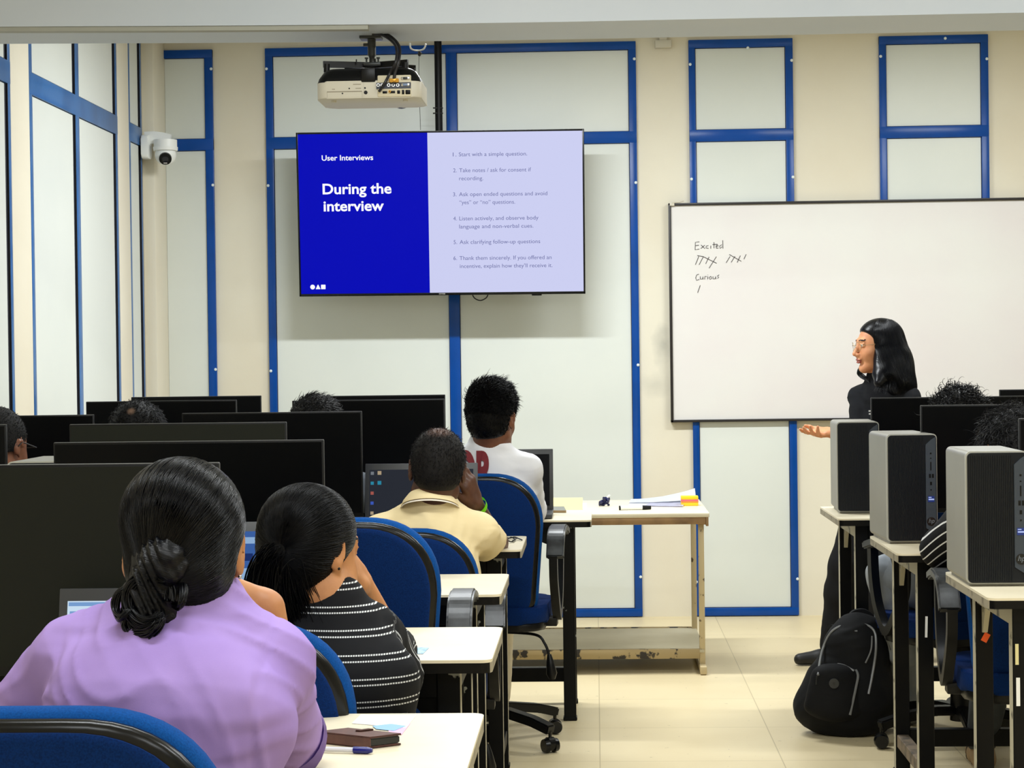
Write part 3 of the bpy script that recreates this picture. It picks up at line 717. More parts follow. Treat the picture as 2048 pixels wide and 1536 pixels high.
def make_chair():
    r = empty('office_chair', (0, 0, 0))
    yb = -0.215
    b = NB(); slab(b, back_outline(0.228, 0.425, 0.938, 0.175, 0.10), yb+0.028, yb+0.075, puff=0.012); bk = obj('backrest', b, M['bluefab2'], r, smooth=60)
    b = NB(); slab(b, back_outline(0.222, 0.43, 0.930, 0.172, 0.10), yb+0.002, yb+0.030); obj('rim', b, M['glossblack'], bk, smooth=60)
    b = NB(); slab(b, back_outline(0.208, 0.443, 0.917, 0.163, 0.09), yb-0.006, yb+0.004, puff=0.004); obj('rear_panel', b, M['bluefab'], bk, smooth=60)
    b = NB(); tube(b, [(0, yb+0.01, 0.52), (0, yb+0.02, 0.44), (0, yb+0.06, 0.40), (0, -0.05, 0.395)], 0.03, sq=(0.035, 0.010)); obj('spine', b, M['plastic'], r)
    b = NB(); pts = rrect(-0.235, 0.235, -0.20, 0.25, 0.09)
    prism(b, pts, lambda u, v, t: (u, v, t), 0.425, 0.485, bev=0.02); obj('seat', b, M['bluefab'], r)
    b = NB(); prism(b, rrect(-0.225, 0.225, -0.19, 0.24, 0.085), lambda u, v, t: (u, v, t), 0.40, 0.43, bev=0.008); obj('seat_shell', b, M['plastic'], r)
    for s in (-1, 1):
        b = NB(); x = 0.268*s
        pth = cable([Vector((x, 0.14, 0.715)), Vector((x, 0.03, 0.735)), Vector((x, -0.09, 0.72)), Vector((x, -0.155, 0.65))], 0)
        tube(b, pth, 0.02, sq=(0.030, 0.013)); bmesh.ops.bevel(b, geom=list(b.edges), offset=0.005, segments=2, affect='EDGES')
        a = obj('armrest', b, M['greyplastic'], r)
        b = NB(); x2 = 0.262*s
        tube(b, cable([Vector((x2, 0.13, 0.705)), Vector((x2, 0.12, 0.60)), Vector((x2, 0.08, 0.50)), Vector((x2, 0.0, 0.435)), Vector((x2, -0.08, 0.50)), Vector((x2, -0.14, 0.58)), Vector((x2, -0.15, 0.655))], 0), 0.015, sq=(0.016, 0.014))
        box(b, min(x2, s*0.18), max(x2, s*0.18), -0.03, 0.03, 0.400, 0.432, 0.004)
        obj('arm_support', b, M['plastic'], a)
    b = NB(); cyl(b, (0, 0, 0.13), (0, 0, 0.41), 0.028, n=20); cyl(b, (0, 0, 0.08), (0, 0, 0.26), 0.038, 0.033, n=20); obj('gas_column', b, M['plastic'], r)
    b = NB(); box(b, -0.09, 0.09, -0.12, 0.12, 0.365, 0.402, 0.01)
    obj('tilt_mechanism', b, M['plastic'], r)
    b = NB(); tube(b, cable([Vector((0.06, -0.06, 0.385)), Vector((0.19, -0.09, 0.38)), Vector((0.225, -0.1, 0.35)), Vector((0.24, -0.105, 0.31))], 0), 0.005, 8)
    tube(b, [(0.24, -0.105, 0.315), (0.243, -0.107, 0.29), (0.248, -0.11, 0.25), (0.25, -0.11, 0.23)], [0.007, 0.013, 0.019, 0.010], 12); obj('lever', b, M['plastic'], r)
    for k in range(5):
        a = math.radians(90+72*k+20); d = Vector((math.cos(a), math.sin(a), 0)); sd = Vector((-d.y, d.x, 0))
        b = NB(); tube(b, [d*0.02+Vector((0, 0, 0.115)), d*0.10+Vector((0, 0, 0.118)), d*0.22+Vector((0, 0, 0.10)), d*0.30+Vector((0, 0, 0.078))], 0.02, sq=(0.022, 0.016))
        bmesh.ops.bevel(b, geom=list(b.edges), offset=0.005, segments=2, affect='EDGES'); bl_ = obj('base_leg', b, M['plastic'], r)
        b = NB(); c = d*0.295; ax = (d*0.4+sd).normalized()
        cyl(b, c+Vector((0, 0, 0.03)), c+Vector((0, 0, 0.075)), 0.006, n=10)
        for s in (-1, 1): cyl(b, c+ax*s*0.010+Vector((0, 0, 0.0255)), c+ax*s*0.026+Vector((0, 0, 0.0255)), 0.0255, 0.022, n=20)
        cyl(b, c-ax*0.011+Vector((0, 0, 0.03)), c+ax*0.011+Vector((0, 0, 0.03)), 0.024, n=16)
        obj('caster', b, M['glossblack'], bl_)
    return r
def raise_chair(o, dz):
    for c in [c for c in COL.objects if c.parent == o]:
        if c.name.split('.')[0] not in ('base_leg', 'gas_column'): c.location.z += dz
GC = 'blue office chairs'
chair0 = make_chair()
chairs = [((-0.655, 2.46), 0.0, 0.0, 'nearest blue office chair, its rounded back cut by the bottom left of the photo'),
          ((-0.628, 3.46), -0.03, -0.03, 'blue office chair of the woman with the ponytail, mostly hidden by the nearest desk'),
          ((-0.591, 4.76), 0.035, 0.0, 'empty blue office chair right of the ponytail, tall back and grey armrest'),
          ((-0.563, 5.76), -0.075, 0.02, 'low blue office chair behind the man in the cream polo'),
          ((-0.402, 6.93), 0.01, -0.06, 'blue office chair of the man in the white shirt, lever and casters visible'),
          ((1.235, 5.64), -0.02, -0.05, 'blue office chair on the right behind the orange sticker leg'),
          ((1.235, 6.88), -0.04, 0.25, 'office chair behind the middle computer tower, under the curly haired person'),
          ((-1.62, 6.93), 0.0, 0.0, 'office chair under the man with a bald spot, hidden by monitors'),
          ((-1.00, 6.93), 0.0, 0.0, 'office chair under the person whose dark hair shows over the middle monitor'),
          ((-1.74, 5.75), 0.0, -0.2, 'office chair under the man with cropped hair at the left edge')]
CH = []
for i, ((x, y), dz, rz, lb) in enumerate(chairs):
    o = copy_tree(chair0) if i else chair0
    CH.append((o, (x, y), dz, rz, lb))
for o, (x, y), dz, rz, lb in CH:
    o.location = (x, y, 0); o.rotation_euler = (0, 0, rz); tag(o, lb, 'chair', GC); raise_chair(o, dz)

# ------------------------------------------------------------------ monitors
def make_monitor(W=0.575, Hh=0.335):
    r = empty('monitor', (0, 0, 0)); zb = 0.420-Hh
    b = NB(); box(b, -W/2, W/2, 0, 0.014, zb, zb+Hh, 0.0015); box(b, -W*0.3, W*0.3, 0.012, 0.040, zb+0.02, zb+Hh*0.7, 0.008)
    h = obj('housing', b, M['bezel'], r)
    b = NB(); box(b, -W/2+0.001, W/2-0.001, 0.0015, 0.0125, zb+Hh-0.0008, zb+Hh+0.0008); obj('edge_highlight', b, M['bezelhighlight'], h)  # lighter strip paints the highlight along the top edge
    b = NB(); box(b, -W/2+0.004, W/2-0.004, -0.0012, 0.002, zb+0.014, zb+Hh-0.004); obj('screen', b, M['screen'], r)
    b = NB(); box(b, -0.03, 0.03, 0.035, 0.055, 0.008, 0.22, 0.004); obj('stand', b, M['bezel'], r)
    b = NB(); box(b, -0.11, 0.11, -0.04, 0.12, 0, 0.010, 0.003); obj('base', b, M['bezel'], r)
    return r
GM = 'black monitors on the desks'
mon0 = make_monitor()
# px centre of the top edge, py of the top edge, distance, turn, label
mons = [(78, 930, 3.14, 0, 0, 'wide dark monitor in front of the woman in lilac, nearest and lowest on the left'),
        (376, 883, 4.19, 0, 0, 'black monitor directly behind the head of the woman in lilac'),
        (355, 847, 5.22, 0, 0, 'dark grey looking monitor just above the one behind the lilac shirt'),
        (543, 825, 6.32, 0, 0, 'black monitor left of the man in the cream polo, reaching below the dark hair top'),
        (322, 802, 7.52, 0, 0, 'black monitor behind the man with a bald spot'),
        (392, 793, 8.72, 0, 0, 'farthest black monitor on the left, under the blue strip beside the cream column'),
        (736, 800, 7.50, 0, 0, 'black monitor behind the dark hair top left of the cream polo'),
        (760, 791, 8.78, 0, 0, 'farthest black monitor in the middle, thin edge below the television'),
        (-200, 852, 5.30, 0, 0, 'black monitor at the left picture edge hiding the cropped hair man'),
        (8, 832, 6.36, 0.06, 0, 'black monitor right behind the man with cropped hair'),
        (1897, 794, 7.52, 0, 0, 'black monitor in front of the standing woman, behind the farthest tower'),
        (2027, 809, 6.30, 0, 0, 'black monitor beside the middle computer tower, below the curly hair'),
        (2262, 835, 5.25, 0, 0, 'black monitor cut by the right picture edge beside the nearest tower'),
        (2130, 778, 8.95, 0, 0, 'farthest black monitor on the right, only a corner against the white board')]
for i, (px, py, Y, rz, dz, lb) in enumerate(mons):
    o = mon0 if i == 0 else copy_tree(mon0)
    q = P(px, py, Y)
    mons[i] = (o, q, Y, rz, lb)
for i, (o, q, Y, rz, lb) in enumerate(mons):
    dz = 0.742 if 7.3 < Y < 7.8 and q.x < 0 else 0.75
    if Y > 8.4 and q.x < 0: dz = 0.742
    o.location = (q.x, Y, dz); o.rotation_euler = (0, 0, rz); tag(o, lb, 'monitor', GM)
    hd = q.z-0.42-dz
    for c in [c for c in COL.objects if c.parent == o]:
        if c.name.split('.')[0] != 'base': c.location.z += hd if c.name.split('.')[0] != 'stand' else 0

reflect_tint = mat('matte_dark_screen', (25, 27, 21), 0.6, spec=0.15)  # reflected room put into the screen colour as a lighter olive base
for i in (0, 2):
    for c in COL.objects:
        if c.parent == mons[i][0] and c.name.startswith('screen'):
            c.material_slots[0].link = 'OBJECT'; c.material_slots[0].material = reflect_tint
# ------------------------------------------------------------------ computer towers
def make_tower():
    W, H, D = 0.155, 0.337, 0.30
    r = empty('computer_tower', (0, 0, 0))   # origin: floor centre of the front face
    b = NB(); rr_ = 0.014
    prof = rrect(0, W, 0.006, H, rr_, 6)
    prism(b, prof, lambda u, v, t: (u, t, v), 0.018, D)
    box(b, 0.01, W-0.01, 0.02, D-0.01, 0, 0.008)
    obj('case', b, M['silver'], r)
    b = NB(); prism(b, rrect(0.0, W, 0.006, H, rr_, 6), lambda u, v, t: (u, t, v), 0.006, 0.0178); 
    obj('front_edge', b, mat('light_edge', (176, 176, 168), 0.35, metal=0.3), r)
    b = NB(); prism(b, rrect(0.004, W-0.003, 0.009, H-0.004, rr_-0.003, 6), lambda u, v, t: (u, t, v), 0.0, 0.0065)
    n = 24; x0, x1 = 0.008, W-0.040
    for i in range(n):
        a = x0+(x1-x0)*i/n
        box(b, a, a+(x1-x0)/n*0.62, -0.0022, 0.001, 0.014, H-0.010)
    fr = obj('front_panel', b, mat('ribbed_black_plastic', (12, 16, 22), 0.42, spec=0.25), r)
    b = NB(); out = [(W-0.037, 0.048), (W-0.006, 0.028), (W-0.006, H-0.010), (W-0.020, H-0.018), (W-0.037, H-0.034)]
    prism(b, out, lambda u, v, t: (u, t, v), -0.005, 0.0); st = obj('port_strip', b, M['portstrip'], r)
    cx = W-0.0215
    for z, w_, h_ in ((0.277, 0.005, 0.005), (0.262, 0.004, 0.003), (0.238, 0.0035, 0.026), (0.208, 0.006, 0.012), (0.208, -0.006, 0.012), (0.185, 0.006, 0.010), (0.165, 0.004, 0.004)):
        b = NB(); ox = 0.006 if w_ < 0 else (-0.003 if abs(z-0.208) < 1e-6 else 0); w_ = abs(w_)
        box(b, cx+ox-w_/2, cx+ox+w_/2, -0.0056, -0.0045, z-h_/2, z+h_/2); obj('socket', b, M['plastic'], st)
    b = NB(); box(b, cx-0.010, cx+0.010, -0.0058, -0.0045, 0.128, 0.146); lb = obj('sticker', b, mat('blue_sticker', (16, 44, 120), 0.4), st)
    b = NB(); box(b, cx-0.008, cx+0.001, -0.0062, -0.0055, 0.141, 0.1435); box(b, cx-0.008, cx+0.009, -0.0062, -0.0055, 0.134, 0.138); obj('sticker_print', b, em('sticker_light', (190, 205, 255), 0.8), lb)
    b = NB(); cyl(b, (cx, -0.005, 0.068), (cx, -0.0062, 0.068), 0.0135, n=28); lg = obj('logo_disc', b, mat('logo_dark', (12, 14, 17), 0.2), st)
    me = text_mesh('hp', 0.019, 0.0002)
    xs = [v.co.x for v in me.vertices]; mx_ = (min(xs)+max(xs))/2
    for v in me.vertices: v.co = Vector((cx+v.co.x-mx_+v.co.y*0.25, -0.0066, 0.064+v.co.y))
    me.materials.append(mat('logo_grey', (92, 98, 106), 0.3)); link('logo', me, lg)
    return r
GT = 'computer towers on the desks'
tw0 = make_tower()
tws = [((0.919, 5.02), 'nearest computer tower, silver side and ribbed black front, at the right picture edge'),
       ((0.890, 6.17), 'middle computer tower, with the sleeve of the striped shirt beside its lower corner'),
       ((0.882, 7.38), 'farthest computer tower, standing right below the standing woman'),
       ((P(12, 926, 5.04).x, 5.04), 'computer tower of which only the silver top shows, left of the dark monitors')]
for i, ((x, y), lb) in enumerate(tws):
    o = tw0 if i == 0 else copy_tree(tw0)
    o.location = (x, y, 0.7505); tag(o, lb, 'computer', GT)
    tws[i] = o
for o, a in zip(tws, (-0.01, 0.045, -0.04)): o.rotation_euler = (0, 0, a)

# ------------------------------------------------------------------ laptops
def laptop(x, y, z, rz, lb, W=0.36, tilt=12, dark=False, Hl=0.235, icons=None, content=None):
    r = empty('laptop', (x, y, z), rz); tag(r, lb, 'laptop', 'open laptops')
    b = NB(); box(b, -W/2, W/2, -0.24, 0, 0.002, 0.018, 0.003); obj('keyboard_base', b, mat('laptop_grey', (44, 46, 50), 0.4), r)
    b = NB(); box(b, -W/2+0.03, W/2-0.03, -0.16, -0.03, 0.018, 0.0195); obj('keys', b, M['plastic'], r)
    Mx = Matrix.Translation((0, 0, 0.014)) @ Matrix.Rotation(math.radians(-tilt), 4, 'X')
    b = NB(); box(b, -W/2, W/2, 0, 0.007, 0, Hl, 0.002, Mx=Mx); 
    ld_ = obj('lid', b, _mats['laptop_grey'], r)
    b = NB(); box(b, -W/2+0.014, W/2-0.014, -0.0012, 0.001, 0.018, Hl-0.020, Mx=Mx)
    m = content or em('laptop_screen_dark', (34, 38, 48), 0.9)
    sc2 = obj('screen', b, m, r)
    return r, Mx, sc2, W, Hl
def on_screen(Mx, sc2, x0, x1, z0, z1, m, nm='window'):
    b = NB(); box(b, x0, x1, -0.0018, -0.0012, z0, z1, Mx=Mx); return obj(nm, b, m, sc2)
pale = em('laptop_screen_pale', (200, 222, 240), 0.95)
q = P(105, 1300, 3.05)
r, Mx, sc2, W, Hl = laptop(q.x+0.16, 3.05, 0.7505, 0.0, 'laptop before the woman in lilac, its pale screen above her left shoulder', W=0.32, Hl=0.222, content=pale)
on_screen(Mx, sc2, -W/2+0.016, -W/2+0.1, Hl-0.028, Hl-0.022, em('page_bar', (120, 160, 210), 0.9))
on_screen(Mx, sc2, -W/2+0.018, -W/2+0.03, Hl-0.040, Hl-0.036, em('page_bar', (120, 160, 210), 0.9), 'text_line')
on_screen(Mx, sc2, -W/2+0.016, -W/2+0.1, Hl-0.07, Hl-0.052, em('page_teal', (150, 205, 225), 0.9), 'banner')
q = P(523, 1080, 3.98)
r, Mx, sc2, W, Hl = laptop(q.x-0.18, 3.98, 0.7505, 0.0, 'laptop between the two women, right end of its blue screen showing', Hl=0.25, content=em('laptop_screen_blue', (60, 100, 170), 0.8))
for k_, (z0, z1) in enumerate(((0.205, 0.218), (0.17, 0.185), (0.10, 0.155), (0.05, 0.085))):
    on_screen(Mx, sc2, W/2-0.05, W/2-0.018-0.006*(k_ % 2), z0, z1, em('page_light', (150, 185, 225), 0.8) if k_ % 2 == 0 else em('page_dark', (24, 48, 110), 0.8))
q = P(732, 980, 6.38)
r, Mx, sc2, W, Hl = laptop(q.x+0.18, 6.32, 0.7505, 0.0, 'laptop with a dark desktop and icons in front of the man in the cream polo', Hl=0.245)
ic = [em('icon_grey', (120, 126, 134), 0.8), em('icon_teal', (40, 140, 170), 0.8), em('icon_red', (170, 90, 80), 0.8), em('icon_blue', (60, 90, 190), 0.8), em('icon_sand', (180, 160, 130), 0.8)]
for k_ in range(6):
    z = Hl-0.036-k_*0.032
    on_screen(Mx, sc2, -W/2+0.018, -W/2+0.028, z, z+0.010, ic[k_ % 5], 'icon')
    if k_ < 2: on_screen(Mx, sc2, -W/2+0.04, -W/2+0.052, z, z+0.012, ic[4-k_*3], 'icon')
q = P(1106, 980, 7.56)
r, Mx, sc2, W, Hl = laptop(q.x-0.18, 7.60, 0.7425, 0.0, 'black laptop right of the man in the white shirt, screen dark', Hl=0.235, tilt=8, content=em('laptop_screen_black', (14, 15, 18), 0.6))

# ------------------------------------------------------------------ small things on the desks
zd = 0.7505
def dpt(px, py, z=zd):
    """point of the desk top seen at px, py"""
    d = RT*((px-1024)/FPX)+UP*((768-py)/FPX)+FW
    return CAMP+d*((z-CAM_H)/d.z)
def slab_at(name, corners, z, th, m, lb, cat, group=None, mside=None, parent=None):
    b = NB(); pts = [dpt(x, y, z) for x, y in corners]
    A = [b.verts.new((p.x, p.y, z)) for p in pts]; B_ = [b.verts.new((p.x, p.y, z+th)) for p in pts]
    b.faces.new(A[::-1]); b.faces.new(B_)
    for i in range(len(A)):
        j = (i+1) % len(A); f = b.faces.new((A[i], A[j], B_[j], B_[i]))
        if mside: f.material_index = 1
    c = pts[0]
    o = obj(name, b, [m]+([mside] if mside else []), parent, at=None if parent else (c.x, c.y, z), world=bool(parent))
    if lb: tag(o, lb, cat, group)
    return o
# phone in a brown wallet case
wz = zd
case = empty('phone_wallet', dpt(700, 1480)); tag(case, 'dark brown leather wallet case holding a phone on the nearest desk', 'phone')
brown = mat('brown_leather', (92, 58, 50), 0.5, noise=(60, (80, 50, 44), 0.4, 0.6), bump=(300, 0.3, 0.0006))
cA, cB, cC, cD = dpt(645, 1480), dpt(742, 1497), dpt(806, 1487), dpt(722, 1453)
# footprint on the desk: left, front, right, back
F0, F1_, F2_, F3_ = dpt(632, 1486), dpt(740, 1498), dpt(805, 1490), dpt(705, 1462)
F3_ = F0+(F2_-F1_)
def quad(bm, pts, z0, z1, grow=0.0, mi=0, shrink_front=0):
    c = sum((p for p in pts), Vector())/4
    A = [bm.verts.new((p.x+(p.x-c.x)*grow, p.y+(p.y-c.y)*grow, z0)) for p in pts]; B_ = [bm.verts.new((p.x+(p.x-c.x)*grow, p.y+(p.y-c.y)*grow, z1)) for p in pts]
    fs = [bm.faces.new(A[::-1]), bm.faces.new(B_)]+[bm.faces.new((A[i], A[(i+1) % 4], B_[(i+1) % 4], B_[i])) for i in range(4)]
    for f in fs: f.material_index = mi
    ed = list({e for f in fs for e in f.edges}); bmesh.ops.bevel(bm, geom=ed, offset=0.0015, segments=2, affect='EDGES')
fp = [F0, F1_, F2_, F3_]
b = NB(); quad(b, fp, wz, wz+0.003); obj('back_cover', b, brown, case, world=True)
b = NB(); quad(b, fp, wz+0.015, wz+0.018, 0.01); obj('front_cover', b, brown, case, world=True)
b = NB(); quad(b, [F0, F0*0.94+F1_*0.06, F3_*0.94+F2_*0.06, F3_], wz+0.002, wz+0.016); obj('spine', b, brown, case, world=True)
b = NB(); quad(b, [F0, F1_, F1_*0.97+F2_*0.03, F0*0.97+F3_*0.03], wz+0.002, wz+0.016); obj('folded_edge', b, brown, case, world=True)
b = NB(); quad(b, fp, wz+0.0035, wz+0.0145, -0.05); obj('phone', b, mat('phone_case_black', (16, 20, 24), 0.2), case, world=True)
b = NB(); m1 = (F3_+F2_)/2; m2 = (F0+F1_)/2; mid = (m1*0.55+m2*0.45); mid2 = mid*0.8+m1*0.2
quad(b, [m1*0.75+F3_*0.25, mid2*0.8+F0*0.2, mid, m1], wz+0.0175, wz+0.0205); obj('clasp', b, brown, case, world=True)
# pen
p0, p1 = dpt(643, 1498, zd+0.005), dpt(745, 1501, zd+0.005)
pe = empty('ballpoint_pen', (p0+p1)/2); tag(pe, 'clear ballpoint pen with a blue cap beside the wallet case', 'pen')
v = (p1-p0)
b = NB(); cyl(b, p0-v*0.2, p0+v*0.66, 0.0038, n=10); obj('barrel', b, mat('clear_plastic', (214, 216, 226), 0.15), pe, world=True)
b = NB(); tube(b, [p0+v*0.63, p0+v*0.9, p1], [0.0052, 0.0052, 0.0030], 12); obj('cap', b, mat('pen_cap_blue', (10, 18, 110), 0.25), pe, world=True)
# papers
slab_at('paper_sheet', [(704, 1447), (722, 1429.5), (832, 1432), (812, 1456)], zd, 0.0006, M['paper'], 'white printed paper slip lying behind the wallet case', 'paper', 'papers on the nearest desk')
slab_at('paper_sheet', [(778, 1466), (776, 1456), (821, 1447), (803, 1470)], zd, 0.0005, mat('pink_paper', (236, 176, 214), 0.7), 'pink paper slip sticking out from under the wallet case', 'paper', 'papers on the nearest desk')
slab_at('paper_sheet', [(745, 1452), (782, 1448), (812, 1452), (788, 1462), (752, 1458)], zd+0.0007, 0.0004, mat('blue_print', (140, 180, 220), 0.7), 'light blue edged paper slip between the white and the pink one', 'paper', 'papers on the nearest desk')
slab_at('printed_card', [(806, 1308), (812, 1294), (858, 1296), (846, 1308)], zd, 0.0008, mat('blue_card', (168, 200, 232), 0.6, noise=(90, (120, 160, 210), 0.5, 0.6)), 'pale blue printed card on the second desk', 'card')
# hair tie / cord
b = NB(); z5 = zd+0.003
loop = [(1006, 1081), (1012, 1078), (1020, 1076), (1030, 1077), (1044, 1080), (1034, 1079), (1024, 1083), (1016, 1084), (1014, 1080), (1022, 1077), (1030, 1079), (1026, 1084)]
tube(b, cable([dpt(x, y, z5)+Vector((0, 0, 0.004*(i % 2))) for i, (x, y) in enumerate(loop)], 0), 0.0022, 6)
tag(obj('elastic_band', b, M['plastic'], at=dpt(1025, 1080, zd)), 'tangled black cord on the desk by the elbow of the man in the cream polo', 'cord')
# phone on row five
pz = 0.7425
slab_at('phone', [(1088, 1025.5), (1094, 1017), (1128, 1017), (1132.5, 1025.5)], pz, 0.009, mat('phone_face', (60, 62, 66), 0.15), 'phone in a brown case lying beside the black laptop', 'phone', mside=mat('phone_side', (150, 126, 92), 0.35))
# things on the teacher's table
tzz = tz+0.0005
def tp(px, py, Y): return P(px, py, Y)
def sticky(px0, px1, py0, py1, Y, m, nm, lb, cat, th=0.006, lean=0.25, group=None):
    a = P(px0, py1, Y); c = P(px1, py0, Y); h = c.z-a.z
    b = NB(); z0 = tzz
    box(b, a.x, c.x, Y, Y+th, z0, z0+h, Mx=None)
    for v_ in b.verts: v_.co.y += (v_.co.z-z0)*lean
    return tag(obj(nm, b, m, at=(a.x, Y, z0)), lb, cat, group)
yel = mat('yellow_paper', (250, 240, 172), 0.7)
sticky(1106, 1165, 985, 1010, 8.62, yel, 'yellow_pad', 'large pale yellow paper pad standing behind the black laptop', 'notepad', lean=0.35)
sticky(1163, 1173, 996, 1008, 8.68, M['paper'], 'paper_sheet', 'small white paper slip beside the yellow pad', 'paper', th=0.002, lean=0.3)
def ton(px, py, z=None):
    z = tzz if z is None else z
    d = RT*((px-1024)/FPX)+UP*((768-py)/FPX)+FW
    return CAMP+d*((z-CAM_H)/d.z)
c = ton(1208, 1012)
b = NB(); random.seed(4)
pts = [c+Vector((random.uniform(-0.024, 0.024), random.uniform(-0.02, 0.02), 0.006+random.uniform(0, 0.034))) for _ in range(16)]
tube(b, cable(pts, 0), 0.0055, 8)
for _ in range(4): sphere(b, c+Vector((random.uniform(-0.02, 0.02), random.uniform(-0.01, 0.01), 0.006)), 0.006, 8, 6)
rb = tag(obj('tangled_ribbon', b, mat('navy_ribbon', (14, 20, 70), 0.35), at=c), 'small tangle of dark blue ribbon on the beige table', 'ribbon')
b = NB(); tube(b, [c+Vector((0.014, 0, 0.034)), c+Vector((0.022, 0, 0.045)), c+Vector((0.028, 0, 0.047))], [0.004, 0.005, 0.002], 8); obj('white_tip', b, M['paper'], rb, world=True)
m0, m1 = ton(1238, 1016, tzz+0.009), ton(1302, 1015, tzz+0.009)
mk = empty('marker_pen', (m0+m1)/2); tag(mk, 'thick white board marker with a black cap lying on the beige table', 'marker')
v = m1-m0
b = NB(); cyl(b, m0+v*0.03, m0+v*0.74, 0.0095, n=16); obj('barrel', b, M['white'], mk, world=True)
b = NB(); cyl(b, m0+v*0.73, m1, 0.0098, 0.008, n=16); obj('cap', b, M['plastic'], mk, world=True)
b = NB(); cyl(b, m0, m0+v*0.05, 0.0098, n=16); obj('end_plug', b, M['plastic'], mk, world=True)
# paper stack: curled sheets
def sheet(cor, lift, m, lb, group='papers on the beige table'):
    b = NB(); g = [ton(x, y) for x, y in cor]; n = 8; V = []
    for i in range(n+1):
        for j in range(n+1):
            u, w_ = i/n, j/n
            p = (g[0]*(1-u)+g[1]*u)*(1-w_)+(g[3]*(1-u)+g[2]*u)*w_
            p = Vector((p.x, p.y, tzz+lift[0]+lift[1]*u**2*(0.4+0.6*w_)+0.001*math.sin(u*9+w_*5)**2)); V.append(b.verts.new(p))
    for i in range(n):
        for j in range(n): b.faces.new((V[i*(n+1)+j], V[(i+1)*(n+1)+j], V[(i+1)*(n+1)+j+1], V[i*(n+1)+j+1]))
    bmesh.ops.solidify(b, geom=list(b.faces), thickness=0.0006)
    return tag(obj('paper_sheet', b, m), lb, 'paper', group)
wpap = mat('curled_paper', (238, 240, 246), 0.7)
sheet([(1256, 1012), (1365, 1012), (1368, 1000), (1262, 1001)], (0.0005, 0.0), wpap, 'flat white paper sheet at the bottom of the pile on the beige table')
sheet([(1257, 1007), (1392, 1008), (1390, 998), (1262, 1000)], (0.004, 0.045), wpap, 'curled white paper sheet rising behind the coloured sticky notes')
sheet([(1290, 1013), (1366, 1014.5), (1372, 1006), (1300, 1006)], (0.003, 0.004), mat('grey_paper', (214, 214, 232), 0.7), 'bluish grey paper in front of the white sheets')
cols = [((250, 206, 30), 'yellow'), ((250, 120, 120), 'pink'), ((252, 150, 40), 'orange'), ((250, 214, 20), 'bright yellow')]
a, c2 = ton(1363, 1012), ton(1397, 1012); z0 = tzz
names = ['bottom yellow', 'orange', 'pink', 'top yellow']
hs = [(1012, 1006, (248, 206, 30)), (1006, 1003, (252, 156, 50)), (1003, 999, (250, 112, 116)), (999, 993, (250, 214, 20))]
for (ya_, yb_, cc), nm in zip(hs, names):
    h = (ya_-yb_)*8.6/4000
    b = NB(); box(b, a.x, c2.x, a.y, a.y+0.075, z0, z0+h, 0.0008)
    tag(obj('sticky_note_pad', b, mat('sticky_'+nm.replace(' ', '_'), cc, 0.6), at=(a.x, a.y, z0)), nm+' pad in the little stack of sticky notes on the beige table', 'sticky notes', 'stacked sticky note pads'); z0 += h+0.0001
